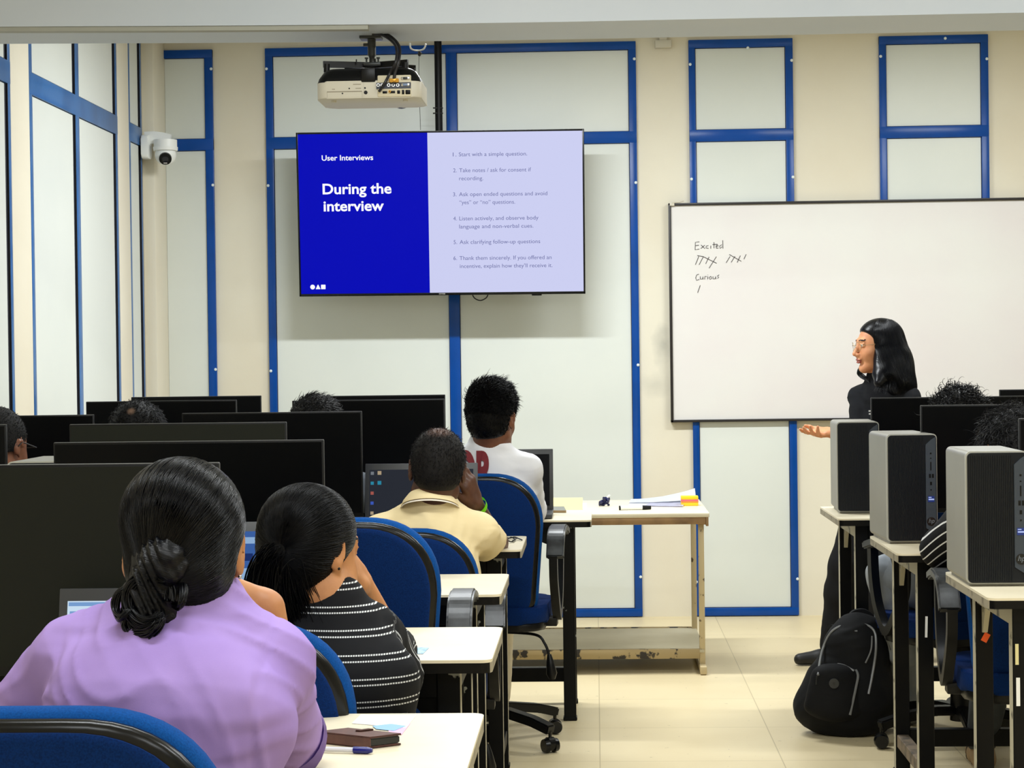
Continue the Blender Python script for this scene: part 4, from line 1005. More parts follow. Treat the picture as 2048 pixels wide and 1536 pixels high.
# ------------------------------------------------------------------ soft solids: blended limbs turned into one continuous mesh
F32 = np.float32
def V3(*a): return np.array(a if len(a) == 3 else a[0], dtype=float)
def rotm(ax, deg):
    return np.array(Matrix.Rotation(math.radians(deg), 3, ax))
class Soft:
    def __init__(self): self.p = []; self.post = None
    def add(self, fn, lo, hi, k, op): self.p.append((fn, np.array(lo, float), np.array(hi, float), k, op)); return self
    def cap(self, a, b, ra, rb=None, k=0.02, op='u', flat=False):
        a = V3(a); b = V3(b); rb = ra if rb is None else rb; d = b-a; L2 = max(float(d@d), 1e-9); L = math.sqrt(L2); R = max(ra, rb)
        def fn(x, y, z):
            px, py, pz = x-a[0], y-a[1], z-a[2]
            t = (px*d[0]+py*d[1]+pz*d[2])/L2
            tc = np.clip(t, 0, 1)
            qx, qy, qz = px-d[0]*tc, py-d[1]*tc, pz-d[2]*tc
            r = ra+(rb-ra)*tc
            if not flat: return np.sqrt(qx*qx+qy*qy+qz*qz)-r
            ux, uy, uz = px-d[0]*t, py-d[1]*t, pz-d[2]*t
            return np.maximum(np.sqrt(ux*ux+uy*uy+uz*uz)-r, (np.abs(t-0.5)-0.5)*L)
        return self.add(fn, np.minimum(a, b)-R, np.maximum(a, b)+R, k, op)
    def ell(self, c, r, Rm=None, k=0.02, op='u'):
        c = V3(c); r = V3(r); Rm = np.eye(3) if Rm is None else Rm; R = r.max()
        def fn(x, y, z):
            px, py, pz = x-c[0], y-c[1], z-c[2]
            q = [Rm[0, i]*px+Rm[1, i]*py+Rm[2, i]*pz for i in range(3)]
            k0 = np.sqrt((q[0]/r[0])**2+(q[1]/r[1])**2+(q[2]/r[2])**2)
            k1 = np.sqrt((q[0]/r[0]**2)**2+(q[1]/r[1]**2)**2+(q[2]/r[2]**2)**2)
            return k0*(k0-1)/np.maximum(k1, 1e-6)
        return self.add(fn, c-R, c+R, k, op)
    def ecap(self, a, b, ra, rb, side, k=0.03, op='u'):
        """capsule of elliptic section; ra, rb = (half width along side, half depth)"""
        a = V3(a); b = V3(b); d = b-a; L2 = max(float(d@d), 1e-9); dn = d/math.sqrt(L2)
        s = V3(side); s = s-dn*(s@dn); s /= np.linalg.norm(s); o = np.cross(dn, s); R = max(*ra, *rb)
        def fn(x, y, z):
            px, py, pz = x-a[0], y-a[1], z-a[2]
            t = np.clip((px*d[0]+py*d[1]+pz*d[2])/L2, 0, 1)
            qx, qy, qz = px-d[0]*t, py-d[1]*t, pz-d[2]*t
            w_ = ra[0]+(rb[0]-ra[0])*t; dp = ra[1]+(rb[1]-ra[1])*t
            qs = qx*s[0]+qy*s[1]+qz*s[2]; qo = qx*o[0]+qy*o[1]+qz*o[2]; qa = qx*dn[0]+qy*dn[1]+qz*dn[2]
            k0 = np.sqrt((qs/w_)**2+(qo/dp)**2+(qa/dp)**2); k1 = np.sqrt((qs/w_**2)**2+(qo/dp**2)**2+(qa/dp**2)**2)
            return k0*(k0-1)/np.maximum(k1, 1e-4)
        return self.add(fn, np.minimum(a, b)-R, np.maximum(a, b)+R, k, op)
    def half(self, c, n, op='s', k=0.004):
        """removes everything on the side n points to"""
        c = V3(c); n = V3(n); n = n/np.linalg.norm(n)
        def fn(x, y, z): return -((x-c[0])*n[0]+(y-c[1])*n[1]+(z-c[2])*n[2])
        return self.add(fn, [-99]*3, [99]*3, k, op)
    def grow(self, g):
        s = Soft()
        for fn, lo, hi, k, op in self.p: s.p.append(((lambda f: lambda x, y, z: f(x, y, z)-g)(fn), lo-g, hi+g, k, op))
        return s
    @staticmethod
    def mix(D, d, k, op):
        if op == 'u':
            h = np.clip(0.5+0.5*(D-d)/k, 0, 1); return D*(1-h)+d*h-k*h*(1-h)
        if op == 's': d = -d
        h = np.clip(0.5-0.5*(D-d)/k, 0, 1); return D*(1-h)+d*h+k*h*(1-h)
    def at(self, Q):
        D = np.full(len(Q), 9.0)
        for fn, lo, hi, k, op in self.p: D = self.mix(D, fn(Q[:, 0], Q[:, 1], Q[:, 2]), k, op)
        if self.post is not None: D = D+self.post(Q[:, 0], Q[:, 1], Q[:, 2])
        return D
    def mesh(self, res, fine=(), pad=0.02):
        lo = np.min([p[1] for p in self.p if p[4] == 'u'], 0)-pad; hi = np.max([p[2] for p in self.p if p[4] == 'u'], 0)+pad
        ax = []
        for i in range(3):
            v = lo[i]; L = [v]
            while v < hi[i]:
                st = res
                for (fl, fh, fr) in fine:
                    if fl[i]-res < v < fh[i]: st = min(st, fr)
                v += st; L.append(v)
            ax.append(np.array(L, F32))
        X, Y, Z = ax
        D = np.full((len(X), len(Y), len(Z)), 0.08, F32)
        for fn, l, h, k, op in self.p:
            mg = 0.03+k
            ix = [slice(max(0, int(np.searchsorted(a, l[i]-mg))-1), int(np.searchsorted(a, h[i]+mg))+1) for i, a in enumerate(ax)]
            x = X[ix[0]][:, None, None]; y = Y[ix[1]][None, :, None]; z = Z[ix[2]][None, None, :]
            if x.size == 0 or y.size == 0 or z.size == 0: continue
            D[ix[0], ix[1], ix[2]] = self.mix(D[ix[0], ix[1], ix[2]], fn(x, y, z).astype(F32), k, op)
        if self.post is not None:
            near = np.abs(D) < 0.03
            I = np.nonzero(near)
            D[I] += self.post(X[I[0]], Y[I[1]], Z[I[2]]).astype(F32)
        return nets(D, X, Y, Z)
def nets(D, X, Y, Z):
    S = D < 0
    c = np.zeros(tuple(n-1 for n in D.shape), np.int8)
    for i in (0, 1):
        for j in (0, 1):
            for k in (0, 1): c += S[i:i+c.shape[0], j:j+c.shape[1], k:k+c.shape[2]]
    act = (c > 0) & (c < 8); I = np.argwhere(act); idx = np.full(c.shape, -1, np.int32); idx[act] = np.arange(len(I))
    acc = np.zeros((len(I), 3)); cnt = np.zeros(len(I))
    cr = [(i, j, k) for i in (0, 1) for j in (0, 1) for k in (0, 1)]
    val = {q: D[I[:, 0]+q[0], I[:, 1]+q[1], I[:, 2]+q[2]] for q in cr}
    A = (X, Y, Z)
    for q in cr:
        for a in range(3):
            if q[a] == 0:
                r = list(q); r[a] = 1; r = tuple(r)
                v0, v1 = val[q], val[r]; m = (v0 < 0) != (v1 < 0)
                t = np.where(m, v0/np.where(m, v0-v1, 1), 0)
                for ax in range(3):
                    p0 = A[ax][I[:, ax]+q[ax]]; p1 = A[ax][I[:, ax]+r[ax]]
                    acc[:, ax] += np.where(m, p0+(p1-p0)*t, 0)
                cnt += m
    V = acc/np.maximum(cnt, 1)[:, None]
    Fs = []
    for a in range(3):
        sl0 = [slice(1, -1)]*3; sl1 = [slice(1, -1)]*3
        sl0[a] = slice(0, -1); sl1[a] = slice(1, None)
        s0, s1 = S[tuple(sl0)], S[tuple(sl1)]
        E = np.argwhere(s0 != s1)
        if not len(E): continue
        flip = s0[tuple(E.T)]
        base = E.copy()
        for i in range(3):
            if i != a: base[:, i] += 1
        b_, c_ = (a+1) % 3, (a+2) % 3
        def g(db, dc):
            q = base.copy(); q[:, b_] -= db; q[:, c_] -= dc; return idx[tuple(q.T)]
        f = np.stack([g(1, 1), g(0, 1), g(0, 0), g(1, 0)], 1)
        f[~flip] = f[~flip][:, ::-1]; Fs.append(f)
    Fa = np.concatenate(Fs); Fa = Fa[(Fa >= 0).all(1)]
    return V, Fa
def smooth_v(V, Fc, it, lam=0.5):
    V = V.copy(); n = len(V)
    e = np.concatenate([Fc[:, [0, 1]], Fc[:, [1, 2]], Fc[:, [2, 3]], Fc[:, [3, 0]]]); e = np.concatenate([e, e[:, ::-1]])
    deg = np.bincount(e[:, 0], minlength=n)
    for _ in range(it):
        s = np.stack([np.bincount(e[:, 0], V[e[:, 1], i], n) for i in range(3)], 1)
        V += lam*(s/np.maximum(deg, 1)[:, None]-V)
    return V
def mesh_obj(name, V, Fc, mats, parent, fmat=None, attrs=None, at=None):
    me = bpy.data.meshes.new(name)
    O = np.array(wpos(parent)) if parent else (np.array(at, float) if at is not None else np.zeros(3))
    me.vertices.add(len(V)); me.vertices.foreach_set('co', (V-O).astype(F32).ravel())
    n = Fc.shape[1]
    me.loops.add(Fc.size); me.loops.foreach_set('vertex_index', Fc.astype(np.int32).ravel())
    me.polygons.add(len(Fc)); me.polygons.foreach_set('loop_start', np.arange(0, Fc.size, n, dtype=np.int32))
    me.polygons.foreach_set('use_smooth', np.ones(len(Fc), bool))
    for m in (mats if isinstance(mats, (list, tuple)) else [mats]): me.materials.append(m)
    if fmat is not None: me.polygons.foreach_set('material_index', fmat.astype(np.int32))
    for an, av in (attrs or {}).items():
        a = me.attributes.new(an, 'FLOAT', 'POINT'); a.data.foreach_set('value', av.astype(F32))
    me.update(); me.validate()
    o = bpy.data.objects.new(name, me); COL.objects.link(o)
    if parent: o.parent = parent
    elif at is not None: o.location = at
    return o
def soft_obj(name, S, mats, parent, res=0.008, fine=(), sm=2, fmat=None, attr=None, at=None):
    V, Fc = S.mesh(res, fine); 
    if sm: V = smooth_v(V, Fc, sm)
    fm = fmat(V[Fc].mean(1)) if fmat else None
    at_ = attr(V) if attr else None
    return mesh_obj(name, V, Fc, mats, parent, fm, at_, at)
def wob(seed, f, n=5):
    """cheap smooth noise in 3-D from sines"""
    r = np.random.RandomState(seed); K = r.normal(size=(n, 3))*f; ph = r.uniform(0, 6.28, n); am = r.uniform(0.5, 1, n); am /= am.sum()
    return lambda x, y, z: sum(a*np.sin(k[0]*x+k[1]*y+k[2]*z+p) for a, k, p in zip(am, K, ph))

# ---- materials of people
def skin(name, c, c2): return mat(name, c, 0.5, sss=0.12, spec=0.4, noise=(35, c2, 0.35, 0.7), bump=(260, 0.15, 0.0006))
SK = dict(tan=skin('skin_tan', (186, 130, 84), (172, 116, 74)), brown=skin('skin_brown', (126, 80, 56), (110, 68, 48)), dark=skin('skin_dark', (92, 58, 42), (78, 48, 36)),
          face=skin('skin_light_tan', (214, 152, 110), (204, 138, 98)))
LIP = mat('lips', (158, 84, 72), 0.4); EYEW = mat('eye_white', (225, 220, 212), 0.2); IRIS = mat('iris', (24, 16, 12), 0.15); BROW = mat('brow_hair', (28, 22, 20), 0.8)
def hair_mat(name, c, c2, f=1.0, rough=0.38, scalp=None, spec=0.5):
    m = bpy.data.materials.new(name); m.use_nodes = True; nt = m.node_tree; b = nt.nodes['Principled BSDF']; L = nt.links.new
    at = nt.nodes.new('ShaderNodeAttribute'); at.attribute_name = 'strand'; at.attribute_type = 'GEOMETRY'
    n = nt.nodes.new('ShaderNodeTexNoise'); n.noise_dimensions = '1D'; n.inputs['Scale'].default_value = 60*f; n.inputs['Detail'].default_value = 6
    L(at.outputs['Fac'], n.inputs['W'])
    x = nt.nodes.new('ShaderNodeMix'); x.data_type = 'RGBA'; x.inputs[6].default_value = rgb(*c); x.inputs[7].default_value = rgb(*c2)
    r = nt.nodes.new('ShaderNodeMapRange'); r.inputs[1].default_value = 0.35; r.inputs[2].default_value = 0.7
    L(n.outputs['Fac'], r.inputs[0]); L(r.outputs[0], x.inputs[0]); out = x.outputs[2]
    if scalp:
        a2 = nt.nodes.new('ShaderNodeAttribute'); a2.attribute_name = 'bald'; n2 = nt.nodes.new('ShaderNodeTexNoise'); n2.inputs['Scale'].default_value = 420
        ad = nt.nodes.new('ShaderNodeMath'); ad.operation = 'MULTIPLY_ADD'; ad.inputs[1].default_value = 0.8; L(n2.outputs['Fac'], ad.inputs[0]); L(a2.outputs['Fac'], ad.inputs[2])
        r2 = nt.nodes.new('ShaderNodeMapRange'); r2.inputs[1].default_value = 0.75; r2.inputs[2].default_value = 1.25; L(ad.outputs[0], r2.inputs[0])
        x2 = nt.nodes.new('ShaderNodeMix'); x2.data_type = 'RGBA'; x2.inputs[7].default_value = rgb(*scalp); L(r2.outputs[0], x2.inputs[0]); L(out, x2.inputs[6]); out = x2.outputs[2]
        n3 = nt.nodes.new('ShaderNodeTexNoise'); n3.inputs['Scale'].default_value = 350; bp = nt.nodes.new('ShaderNodeBump'); bp.inputs['Distance'].default_value = 0.001; bp.inputs['Strength'].default_value = 0.6
        L(n3.outputs['Fac'], bp.inputs['Height']); L(bp.outputs[0], b.inputs['Normal'])
    else:
        bp = nt.nodes.new('ShaderNodeBump'); bp.inputs['Distance'].default_value = 0.0012; bp.inputs['Strength'].default_value = 0.55
        L(n.outputs['Fac'], bp.inputs['Height']); L(bp.outputs[0], b.inputs['Normal'])
    L(out, b.inputs['Base Color']); b.inputs['Roughness'].default_value = rough; b.inputs['Specular IOR Level'].default_value = spec
    return m
HB = hair_mat('black_hair', (2, 2, 5), (5, 6, 11), rough=0.28, spec=0.22)
HB2 = hair_mat('soft_black_hair', (2, 2, 3), (9, 9, 12), rough=0.36, spec=0.14)
HC = hair_mat('curly_dark_hair', (8, 8, 9), (34, 34, 36), rough=0.5, spec=0.3)
def wrinkle(m, st=0.55, sc=9.0, dist=0.010):
    nt = m.node_tree; b = nt.nodes['Principled BSDF']; L = nt.links.new
    tc = nt.nodes.new('ShaderNodeTexCoord'); mp = nt.nodes.new('ShaderNodeMapping'); mp.inputs['Scale'].default_value = (1, 1, 2.6); mp.inputs['Rotation'].default_value = (0.2, 0.25, 0)
    n = nt.nodes.new('ShaderNodeTexNoise'); n.noise_type = 'RIDGED_MULTIFRACTAL'; n.inputs['Scale'].default_value = sc; n.inputs['Detail'].default_value = 3; n.inputs['Distortion'].default_value = 0.6
    bp = nt.nodes.new('ShaderNodeBump'); bp.inputs['Strength'].default_value = st; bp.inputs['Distance'].default_value = dist
    L(tc.outputs['Object'], mp.inputs['Vector']); L(mp.outputs[0], n.inputs['Vector']); L(n.outputs['Fac'], bp.inputs['Height'])
    if b.inputs['Normal'].links: L(b.inputs['Normal'].links[0].from_socket, bp.inputs['Normal'])
    L(bp.outputs[0], b.inputs['Normal'])
    return m
def cloth(name, col, col2, rough=0.85): return wrinkle(mat(name, col, rough, spec=0.2, sheen=0.0, noise=(7, col2, 0.35, 0.7), bump=(700, 0.2, 0.0006)), 0.35)

# ---- anatomy
def head(S, c, Rm, s=1.0, face=True, ears=True, jaw=1.0):
    """head about the point c; local x = the person's right, y = forward, z = up"""
    c = V3(c)
    def W(x, y, z): return c+Rm@(np.array([x, y, z])*s)
    def e(p, r, k=0.015, op='u', R2=None): S.ell(W(*p), np.array(r)*s, Rm if R2 is None else Rm@R2, k, op)
    def cp_(a, b, ra, rb=None, k=0.015, op='u'): S.cap(W(*a), W(*b), ra*s, (rb or ra)*s, k, op)
    e((0, -0.014, 0.035), (0.074, 0.094, 0.080)); e((0, 0.03, -0.02), (0.062, 0.062, 0.080), 0.03)
    cp_((-0.046*jaw, 0.0, -0.06), (-0.014, 0.070, -0.096), 0.018, 0.016, 0.03); cp_((0.046*jaw, 0.0, -0.06), (0.014, 0.070, -0.096), 0.018, 0.016, 0.03)
    e((0, 0.076, -0.098), (0.018, 0.014, 0.014), 0.015)
    for x in (-0.034, 0.034): e((x, 0.058, -0.032), (0.024, 0.024, 0.026), 0.02)
    if face:
        cp_((-0.034, 0.082, 0.030), (0.034, 0.082, 0.030), 0.009, k=0.015)
        for x in (-1, 1):
            e((x*0.031, 0.101, 0.010), (0.015, 0.016, 0.011), 0.014, 's')
            e((x*0.031, 0.0775, 0.010), (0.0125,)*3, 0.004)
            cp_((x*0.018, 0.0865, 0.0165), (x*0.044, 0.081, 0.0165), 0.0035, k=0.005)
            cp_((x*0.019, 0.086, 0.003), (x*0.043, 0.080, 0.004), 0.003, k=0.005)
        cp_((0, 0.088, 0.018), (0, 0.110, -0.024), 0.0065, 0.0105, 0.010)
        e((0, 0.112, -0.029), (0.010, 0.010, 0.009), 0.006)
        for x in (-1, 1): e((x*0.012, 0.100, -0.033), (0.0075, 0.010, 0.0075), 0.006)
        e((0, 0.090, -0.050), (0.022, 0.012, 0.016), 0.012)
        e((0, 0.0985, -0.0560), (0.023, 0.0085, 0.0052), 0.004); e((0, 0.0965, -0.0665), (0.019, 0.0090, 0.0060), 0.004)
        cp_((-0.022, 0.103, -0.0610), (0.022, 0.103, -0.0610), 0.0018, k=0.004, op='s')
    if ears:
        for x in (-1, 1):
            R2 = rotm('Z', -x*22) @ rotm('X', -10)
            e((x*0.079, -0.010, -0.004), (0.0065, 0.018, 0.031), 0.006, R2=R2); e((x*0.077, -0.002, -0.030), (0.006, 0.009, 0.011), 0.006, R2=R2)
            e((x*0.087, -0.006, 0.000), (0.006, 0.010, 0.019), 0.004, 's', R2=R2)
    return W
def hand(S, w, d, n, side, curl=(20, 25, 15), spread=4, thumb=(38, 20), s=1.0, k=0.007):
    """w wrist, d direction to the fingers, n the way the palm faces, side = +1/-1 thumb side = d x n * side"""
    w = V3(w); d = V3(d)/np.linalg.norm(d); n = V3(n); n = n-d*(n@d); n /= np.linalg.norm(n); t = np.cross(d, n)*side
    kn = []
    for i, (off, ln) in enumerate(((0.027, 0.088), (0.009, 0.092), (-0.009, 0.088), (-0.026, 0.080))):
        b = w+(t*off+d*ln)*s; kn.append(b)
        S.cap(w+(t*off*0.55+d*0.008)*s, b, 0.0135*s, 0.0115*s, 0.014)
    S.cap(w+(t*0.020+d*0.030)*s, w+(t*0.026+d*0.045+n*0.006)*s, 0.017*s, 0.014*s, 0.012)
    S.cap(w+(-t*0.020+d*0.022)*s, w+(-t*0.024+d*0.05+n*0.004)*s, 0.014*s, 0.012*s, 0.012)
    tips = []
    for i, (b, (l1, l2, l3)) in enumerate(zip(kn, ((0.040, 0.025, 0.019), (0.044, 0.028, 0.020), (0.041, 0.026, 0.019), (0.032, 0.020, 0.017)))):
        sp = math.radians((1.4-i)*spread); dd = d*math.cos(sp)+t*math.sin(sp); a = 0; p = b
        cu = curl[i] if isinstance(curl[0], (list, tuple)) else curl
        for L_, c_, r0, r1 in ((l1, cu[0], 0.0092, 0.0085), (l2, cu[1], 0.0083, 0.0076), (l3, cu[2], 0.0074, 0.0062)):
            a += math.radians(c_); q = p+(dd*math.cos(a)+n*math.sin(a))*L_*s; S.cap(p, q, r0*s, r1*s, k); p = q
        tips.append(p)
    a0 = math.radians(thumb[0]); dd = d*math.cos(a0)+t*math.sin(a0)*0.9+n*0.25; dd /= np.linalg.norm(dd); p = w+(t*0.018+d*0.018)*s
    q = p+dd*0.042*s; S.cap(p, q, 0.0145*s, 0.011*s, 0.012); d2 = dd*math.cos(math.radians(thumb[1]))+(d*0.7+n*0.4)*math.sin(math.radians(thumb[1])); d2 /= np.linalg.norm(d2)
    r = q+d2*0.032*s; S.cap(q, r, 0.0105*s, 0.0092*s, k); e = r+(d2*0.9+d*0.2)*0.024*s; S.cap(r, e, 0.0092*s, 0.0072*s, k)
    return tips
def lerp(a, b, t): return V3(a)*(1-t)+V3(b)*t
class Person:
    """joints: dict with head, neck, chest, pelvis, shL, shR, elL, elR, wrL, wrR, hipL, hipR, knL, knR, anL, anR"""
    def __init__(self, J, HR=None, hs=1.0, bulk=1.0, head_kw=None):
        self.J = {k: V3(v) for k, v in J.items()}; self.HR = np.eye(3) if HR is None else HR; self.hs = hs; self.bulk = bulk; self.hk = head_kw or {}
    def torso(self, S, g=0.0, k=0.028):
        J = self.J; B = self.bulk; side = J['shR']-J['shL']
        up = J['neck']-J['chest']
        S.ecap(J['pelvis'], lerp(J['pelvis'], J['chest'], 0.45), (0.155*B+g, 0.115*B+g), (0.125*B+g, 0.095*B+g), side, k)
        S.ecap(lerp(J['pelvis'], J['chest'], 0.45), J['chest'], (0.125*B+g, 0.095*B+g), (0.142*B+g, 0.105*B+g), side, k)
        S.ecap(J['chest'], lerp(J['chest'], J['neck'], 0.55), (0.142*B+g, 0.105*B+g), (0.105*B+g, 0.075*B+g), side, k)
        mid = (J['shR']+J['shL'])/2
        for s in ('L', 'R'):
            sh = J['sh'+s]
            S.cap(lerp(mid, J['neck'], 0.25), sh, 0.055*B+g, 0.048*B+g, k)
            S.cap(lerp(J['neck'], J['head'], 0.12), lerp(J['neck'], sh, 0.75), 0.034+g, 0.032*B+g, k)
    def arm(self, S, s, g=0.0, t=1.0, k=0.022, ru=0.047, re=0.038, rw=0.026, flat=False):
        J = self.J; sh, el, wr = J['sh'+s], J['el'+s], J['wr'+s]; B = self.bulk
        S.cap(sh, el, ru*B+g, re*B+g, k)
        if t > 0:
            e = lerp(el, wr, t); S.cap(el, e, (re-0.002)*B+g, (re+(rw-re)*t)*B+g, k)
    def legs(self, S, g=0.0, k=0.03, t=1.0, wide=0.0):
        J = self.J; B = self.bulk
        for s in ('L', 'R'):
            S.cap(lerp(J['hip'+s], J['pelvis'], 0.3), J['hip'+s], 0.095*B+g, 0.090*B+g, k)
            S.cap(J['hip'+s], J['kn'+s], 0.085*B+g, 0.058*B+g+wide, k)
            S.cap(J['kn'+s], lerp(J['kn'+s], J['an'+s], 0.35), 0.055*B+g+wide, 0.054*B+g+wide, k)
            S.cap(lerp(J['kn'+s], J['an'+s], 0.35), lerp(J['kn'+s], J['an'+s], t), 0.054*B+g+wide, 0.036*B+g+wide, k)
    def neck(self, S, g=0.0):
        J = self.J; R = self.HR
        S.cap(J['neck'], J['head']+R@np.array([0, -0.030, -0.045])*self.hs, 0.056+g, 0.054+g, 0.03)
        S.cap(J['neck']+np.array([0, 0, -0.03]), J['neck'], 0.06+g, 0.056+g, 0.03)
def feet(name, J, R, m, parent, s=1.0, sole=None):
    """a shoe or foot at each ankle"""
    for q in ('L', 'R'):
        a = V3(J['an'+q]); d = V3(J.get('toe'+q, a+R@np.array([0, 1, 0])))-a; d[2] = 0; d /= np.linalg.norm(d)
        g = np.array([a[0], a[1], 0.0])
        S = Soft(); S.cap(g-d*0.045+[0, 0, 0.034], g+d*0.07+[0, 0, 0.032], 0.032, 0.030, 0.02); S.cap(g+d*0.07+[0, 0, 0.032], g+d*0.16+[0, 0, 0.026], 0.034, 0.026, 0.02)
        S.cap(g-d*0.02+[0, 0, 0.04], a, 0.034, 0.038, 0.03); S.half(g+[0, 0, 0.002], (0, 0, -1)); 
        if sole: S.post = None
        soft_obj(name, S, m, parent, 0.006)
# ---- hair helpers
def radial(S, c, dirs, r1=0.2, r0=0.02, n=22):
    lo = np.full(len(dirs), r0); hi = np.full(len(dirs), r1)
    for _ in range(n):
        m = (lo+hi)/2; D = S.at(c+dirs*m[:, None]); lo = np.where(D < 0, m, lo); hi = np.where(D < 0, hi, m)
    return lo
def strands_mesh(paths, r, seed=0, taper=True, n=3):
    """paths (N, K, 3) -> tubes; returns V, F, strand values"""
    N, K, _ = paths.shape
    T = np.gradient(paths, axis=1); T /= np.maximum(np.linalg.norm(T, axis=2, keepdims=True), 1e-9)
    u = np.array([0.31, 0.22, 0.92]); A = np.cross(T, u); A /= np.maximum(np.linalg.norm(A, axis=2, keepdims=True), 1e-9); B = np.cross(T, A)
    rr_ = np.full((N, K, 1), r) if np.isscalar(r) else r[:, None, None]*np.ones((N, K, 1))
    if taper: rr_ = rr_*np.minimum(1, 1.15-np.linspace(0, 1, K)**3)[None, :, None]
    ring = [paths+(A*math.cos(2*math.pi*i/n)+B*math.sin(2*math.pi*i/n))*rr_ for i in range(n)]
    V = np.stack(ring, 2).reshape(-1, 3)
    base = (np.arange(N)[:, None]*K+np.arange(K-1)[None, :])*n
    Fs = []
    for i in range(n):
        j = (i+1) % n
        Fs.append(np.stack([base+i, base+j, base+n+j, base+n+i], 2).reshape(-1, 4))
    val = np.repeat(np.random.RandomState(seed).uniform(0, 50, N), K*n)
    return V, np.concatenate(Fs), val
def join_parts(parts):
    V = []; Fc = []; A = []; o = 0
    for v, f, a in parts: V.append(v); Fc.append(f+o); A.append(a); o += len(v)
    return np.concatenate(V), np.concatenate(Fc), np.concatenate(A)
def polar_attr(V, c, axis, fwd, sc=1.0):
    ax = V3(axis)/np.linalg.norm(axis); f = V3(fwd); f = f-ax*(f@ax); f /= np.linalg.norm(f); g = np.cross(ax, f)
    d = V-c; return np.arctan2(d@g, d@f)*sc
def gather_strands(S, c, axis, fwd, N, seed, th0=0.12, th1=2.7, K=16, lift=(0.0, 0.0025), phr=(-math.pi, math.pi), r1=0.2):
    """strands over the surface S that all run towards the pole 'axis' seen from c"""
    r = np.random.RandomState(seed); ax = V3(axis)/np.linalg.norm(axis); f = V3(fwd); f = f-ax*(f@ax); f /= np.linalg.norm(f); g = np.cross(ax, f)
    ph = r.uniform(phr[0], phr[1], N); te = th1-r.uniform(0, 0.5, N)**1.5; ts = np.linspace(0, 1, K)
    th = te[:, None]+(th0-te[:, None])*ts[None, :]; phi = ph[:, None]+0.05*np.sin(ts*5+r.uniform(0, 6, N)[:, None])*np.sin(th)
    D = (np.cos(th)[..., None]*ax+np.sin(th)[..., None]*(np.cos(phi)[..., None]*f+np.sin(phi)[..., None]*g))
    R = radial(S, c, D.reshape(-1, 3), r1).reshape(N, K)+(r.uniform(lift[0], lift[1], N)[:, None]*np.sin(np.pi*np.clip(ts, 0.08, 1))[None, :])
    return c+D*R[..., None]
def front_y(S, xs, zs, y0, y1, n=40):
    """first surface met when walking from y0 towards y1 at each x, z"""
    ys = np.linspace(y0, y1, n); best = np.full(len(xs), np.nan)
    for i in range(n-1, -1, -1):
        D = S.at(np.stack([xs, np.full(len(xs), ys[i]), zs], 1)); best = np.where(D < 0, ys[i], best)
    lo = best-(y1-y0)/(n-1); hi = best.copy()
    for _ in range(14):
        m = (lo+hi)/2; D = S.at(np.stack([xs, m, zs], 1)); hi = np.where(D < 0, m, hi); lo = np.where(D < 0, lo, m)
    return hi
# ------------------------------------------------------------------ people
def seatedJ(head_c, pel, yaw, HR, s=1.0, shw=0.155, desk=0.785, sh_drop=0.0, arms=None):
    R = rotm('Z', yaw); hc = V3(head_c); J = {}
    J['head'] = hc; J['neck'] = hc+HR@V3(0, -0.035, -0.075)*s+V3(0, -0.01, -0.075)*s+V3(0, 0, sh_drop)
    mid = J['neck']+V3(0, -0.012, -0.052)
    J['pelvis'] = V3(pel[0], pel[1], 0.575); J['chest'] = J['neck']*0.62+J['pelvis']*0.38+R@V3(0, -0.015, 0)
    for q, sg in (('L', -1), ('R', 1)):
        J['sh'+q] = mid+R@V3(sg*shw, 0.01, 0)
        J['el'+q] = J['sh'+q]+R@V3(sg*0.06, 0.14, 0); J['el'+q][2] = max(desk+0.035, J['sh'+q][2]-0.24)
        w_ = J['el'+q]+R@V3(-sg*0.07, 0.22, 0); w_[2] = desk+0.02; J['wr'+q] = w_
        J['hip'+q] = J['pelvis']+R@V3(sg*0.09, 0.03, -0.01)
        J['kn'+q] = J['hip'+q]+R@V3(sg*0.05, 0.40, -0.01); J['an'+q] = J['kn'+q]+R@V3(0, 0.03, 0); J['an'+q][2] = 0.085
    for k_, v in (arms or {}).items(): J[k_] = V3(v)
    return J, R
def front_cut(S, W, HR, lo=-0.062, ear=True, fr=(0, 0.050, 0.018), fn=(0, 0.85, -0.55)):
    S.half(W(*fr), HR@V3(fn)); S.half(W(0, -0.06, lo), HR@V3(0, 0.30, -1))
    if ear:
        for x in (-1, 1): S.ell(W(x*0.080, 0.008, -0.012), V3(0.030, 0.026, 0.036), HR, 0.004, 's')
def cap_hair(hc, HR, s, g=0.006, lo=-0.062, back=0.0):
    S = Soft(); hc = V3(hc)
    def W(x, y, z): return hc+HR@(V3(x, y, z)*s)
    S.ell(W(0, -0.014, 0.035), V3(0.074, 0.094, 0.080)*s+g, HR, 0.02); S.ell(W(0, -0.035, -0.015), V3(0.064, 0.066, 0.070)*s+g, HR, 0.03)
    front_cut(S, W, HR, lo)
    return S, W
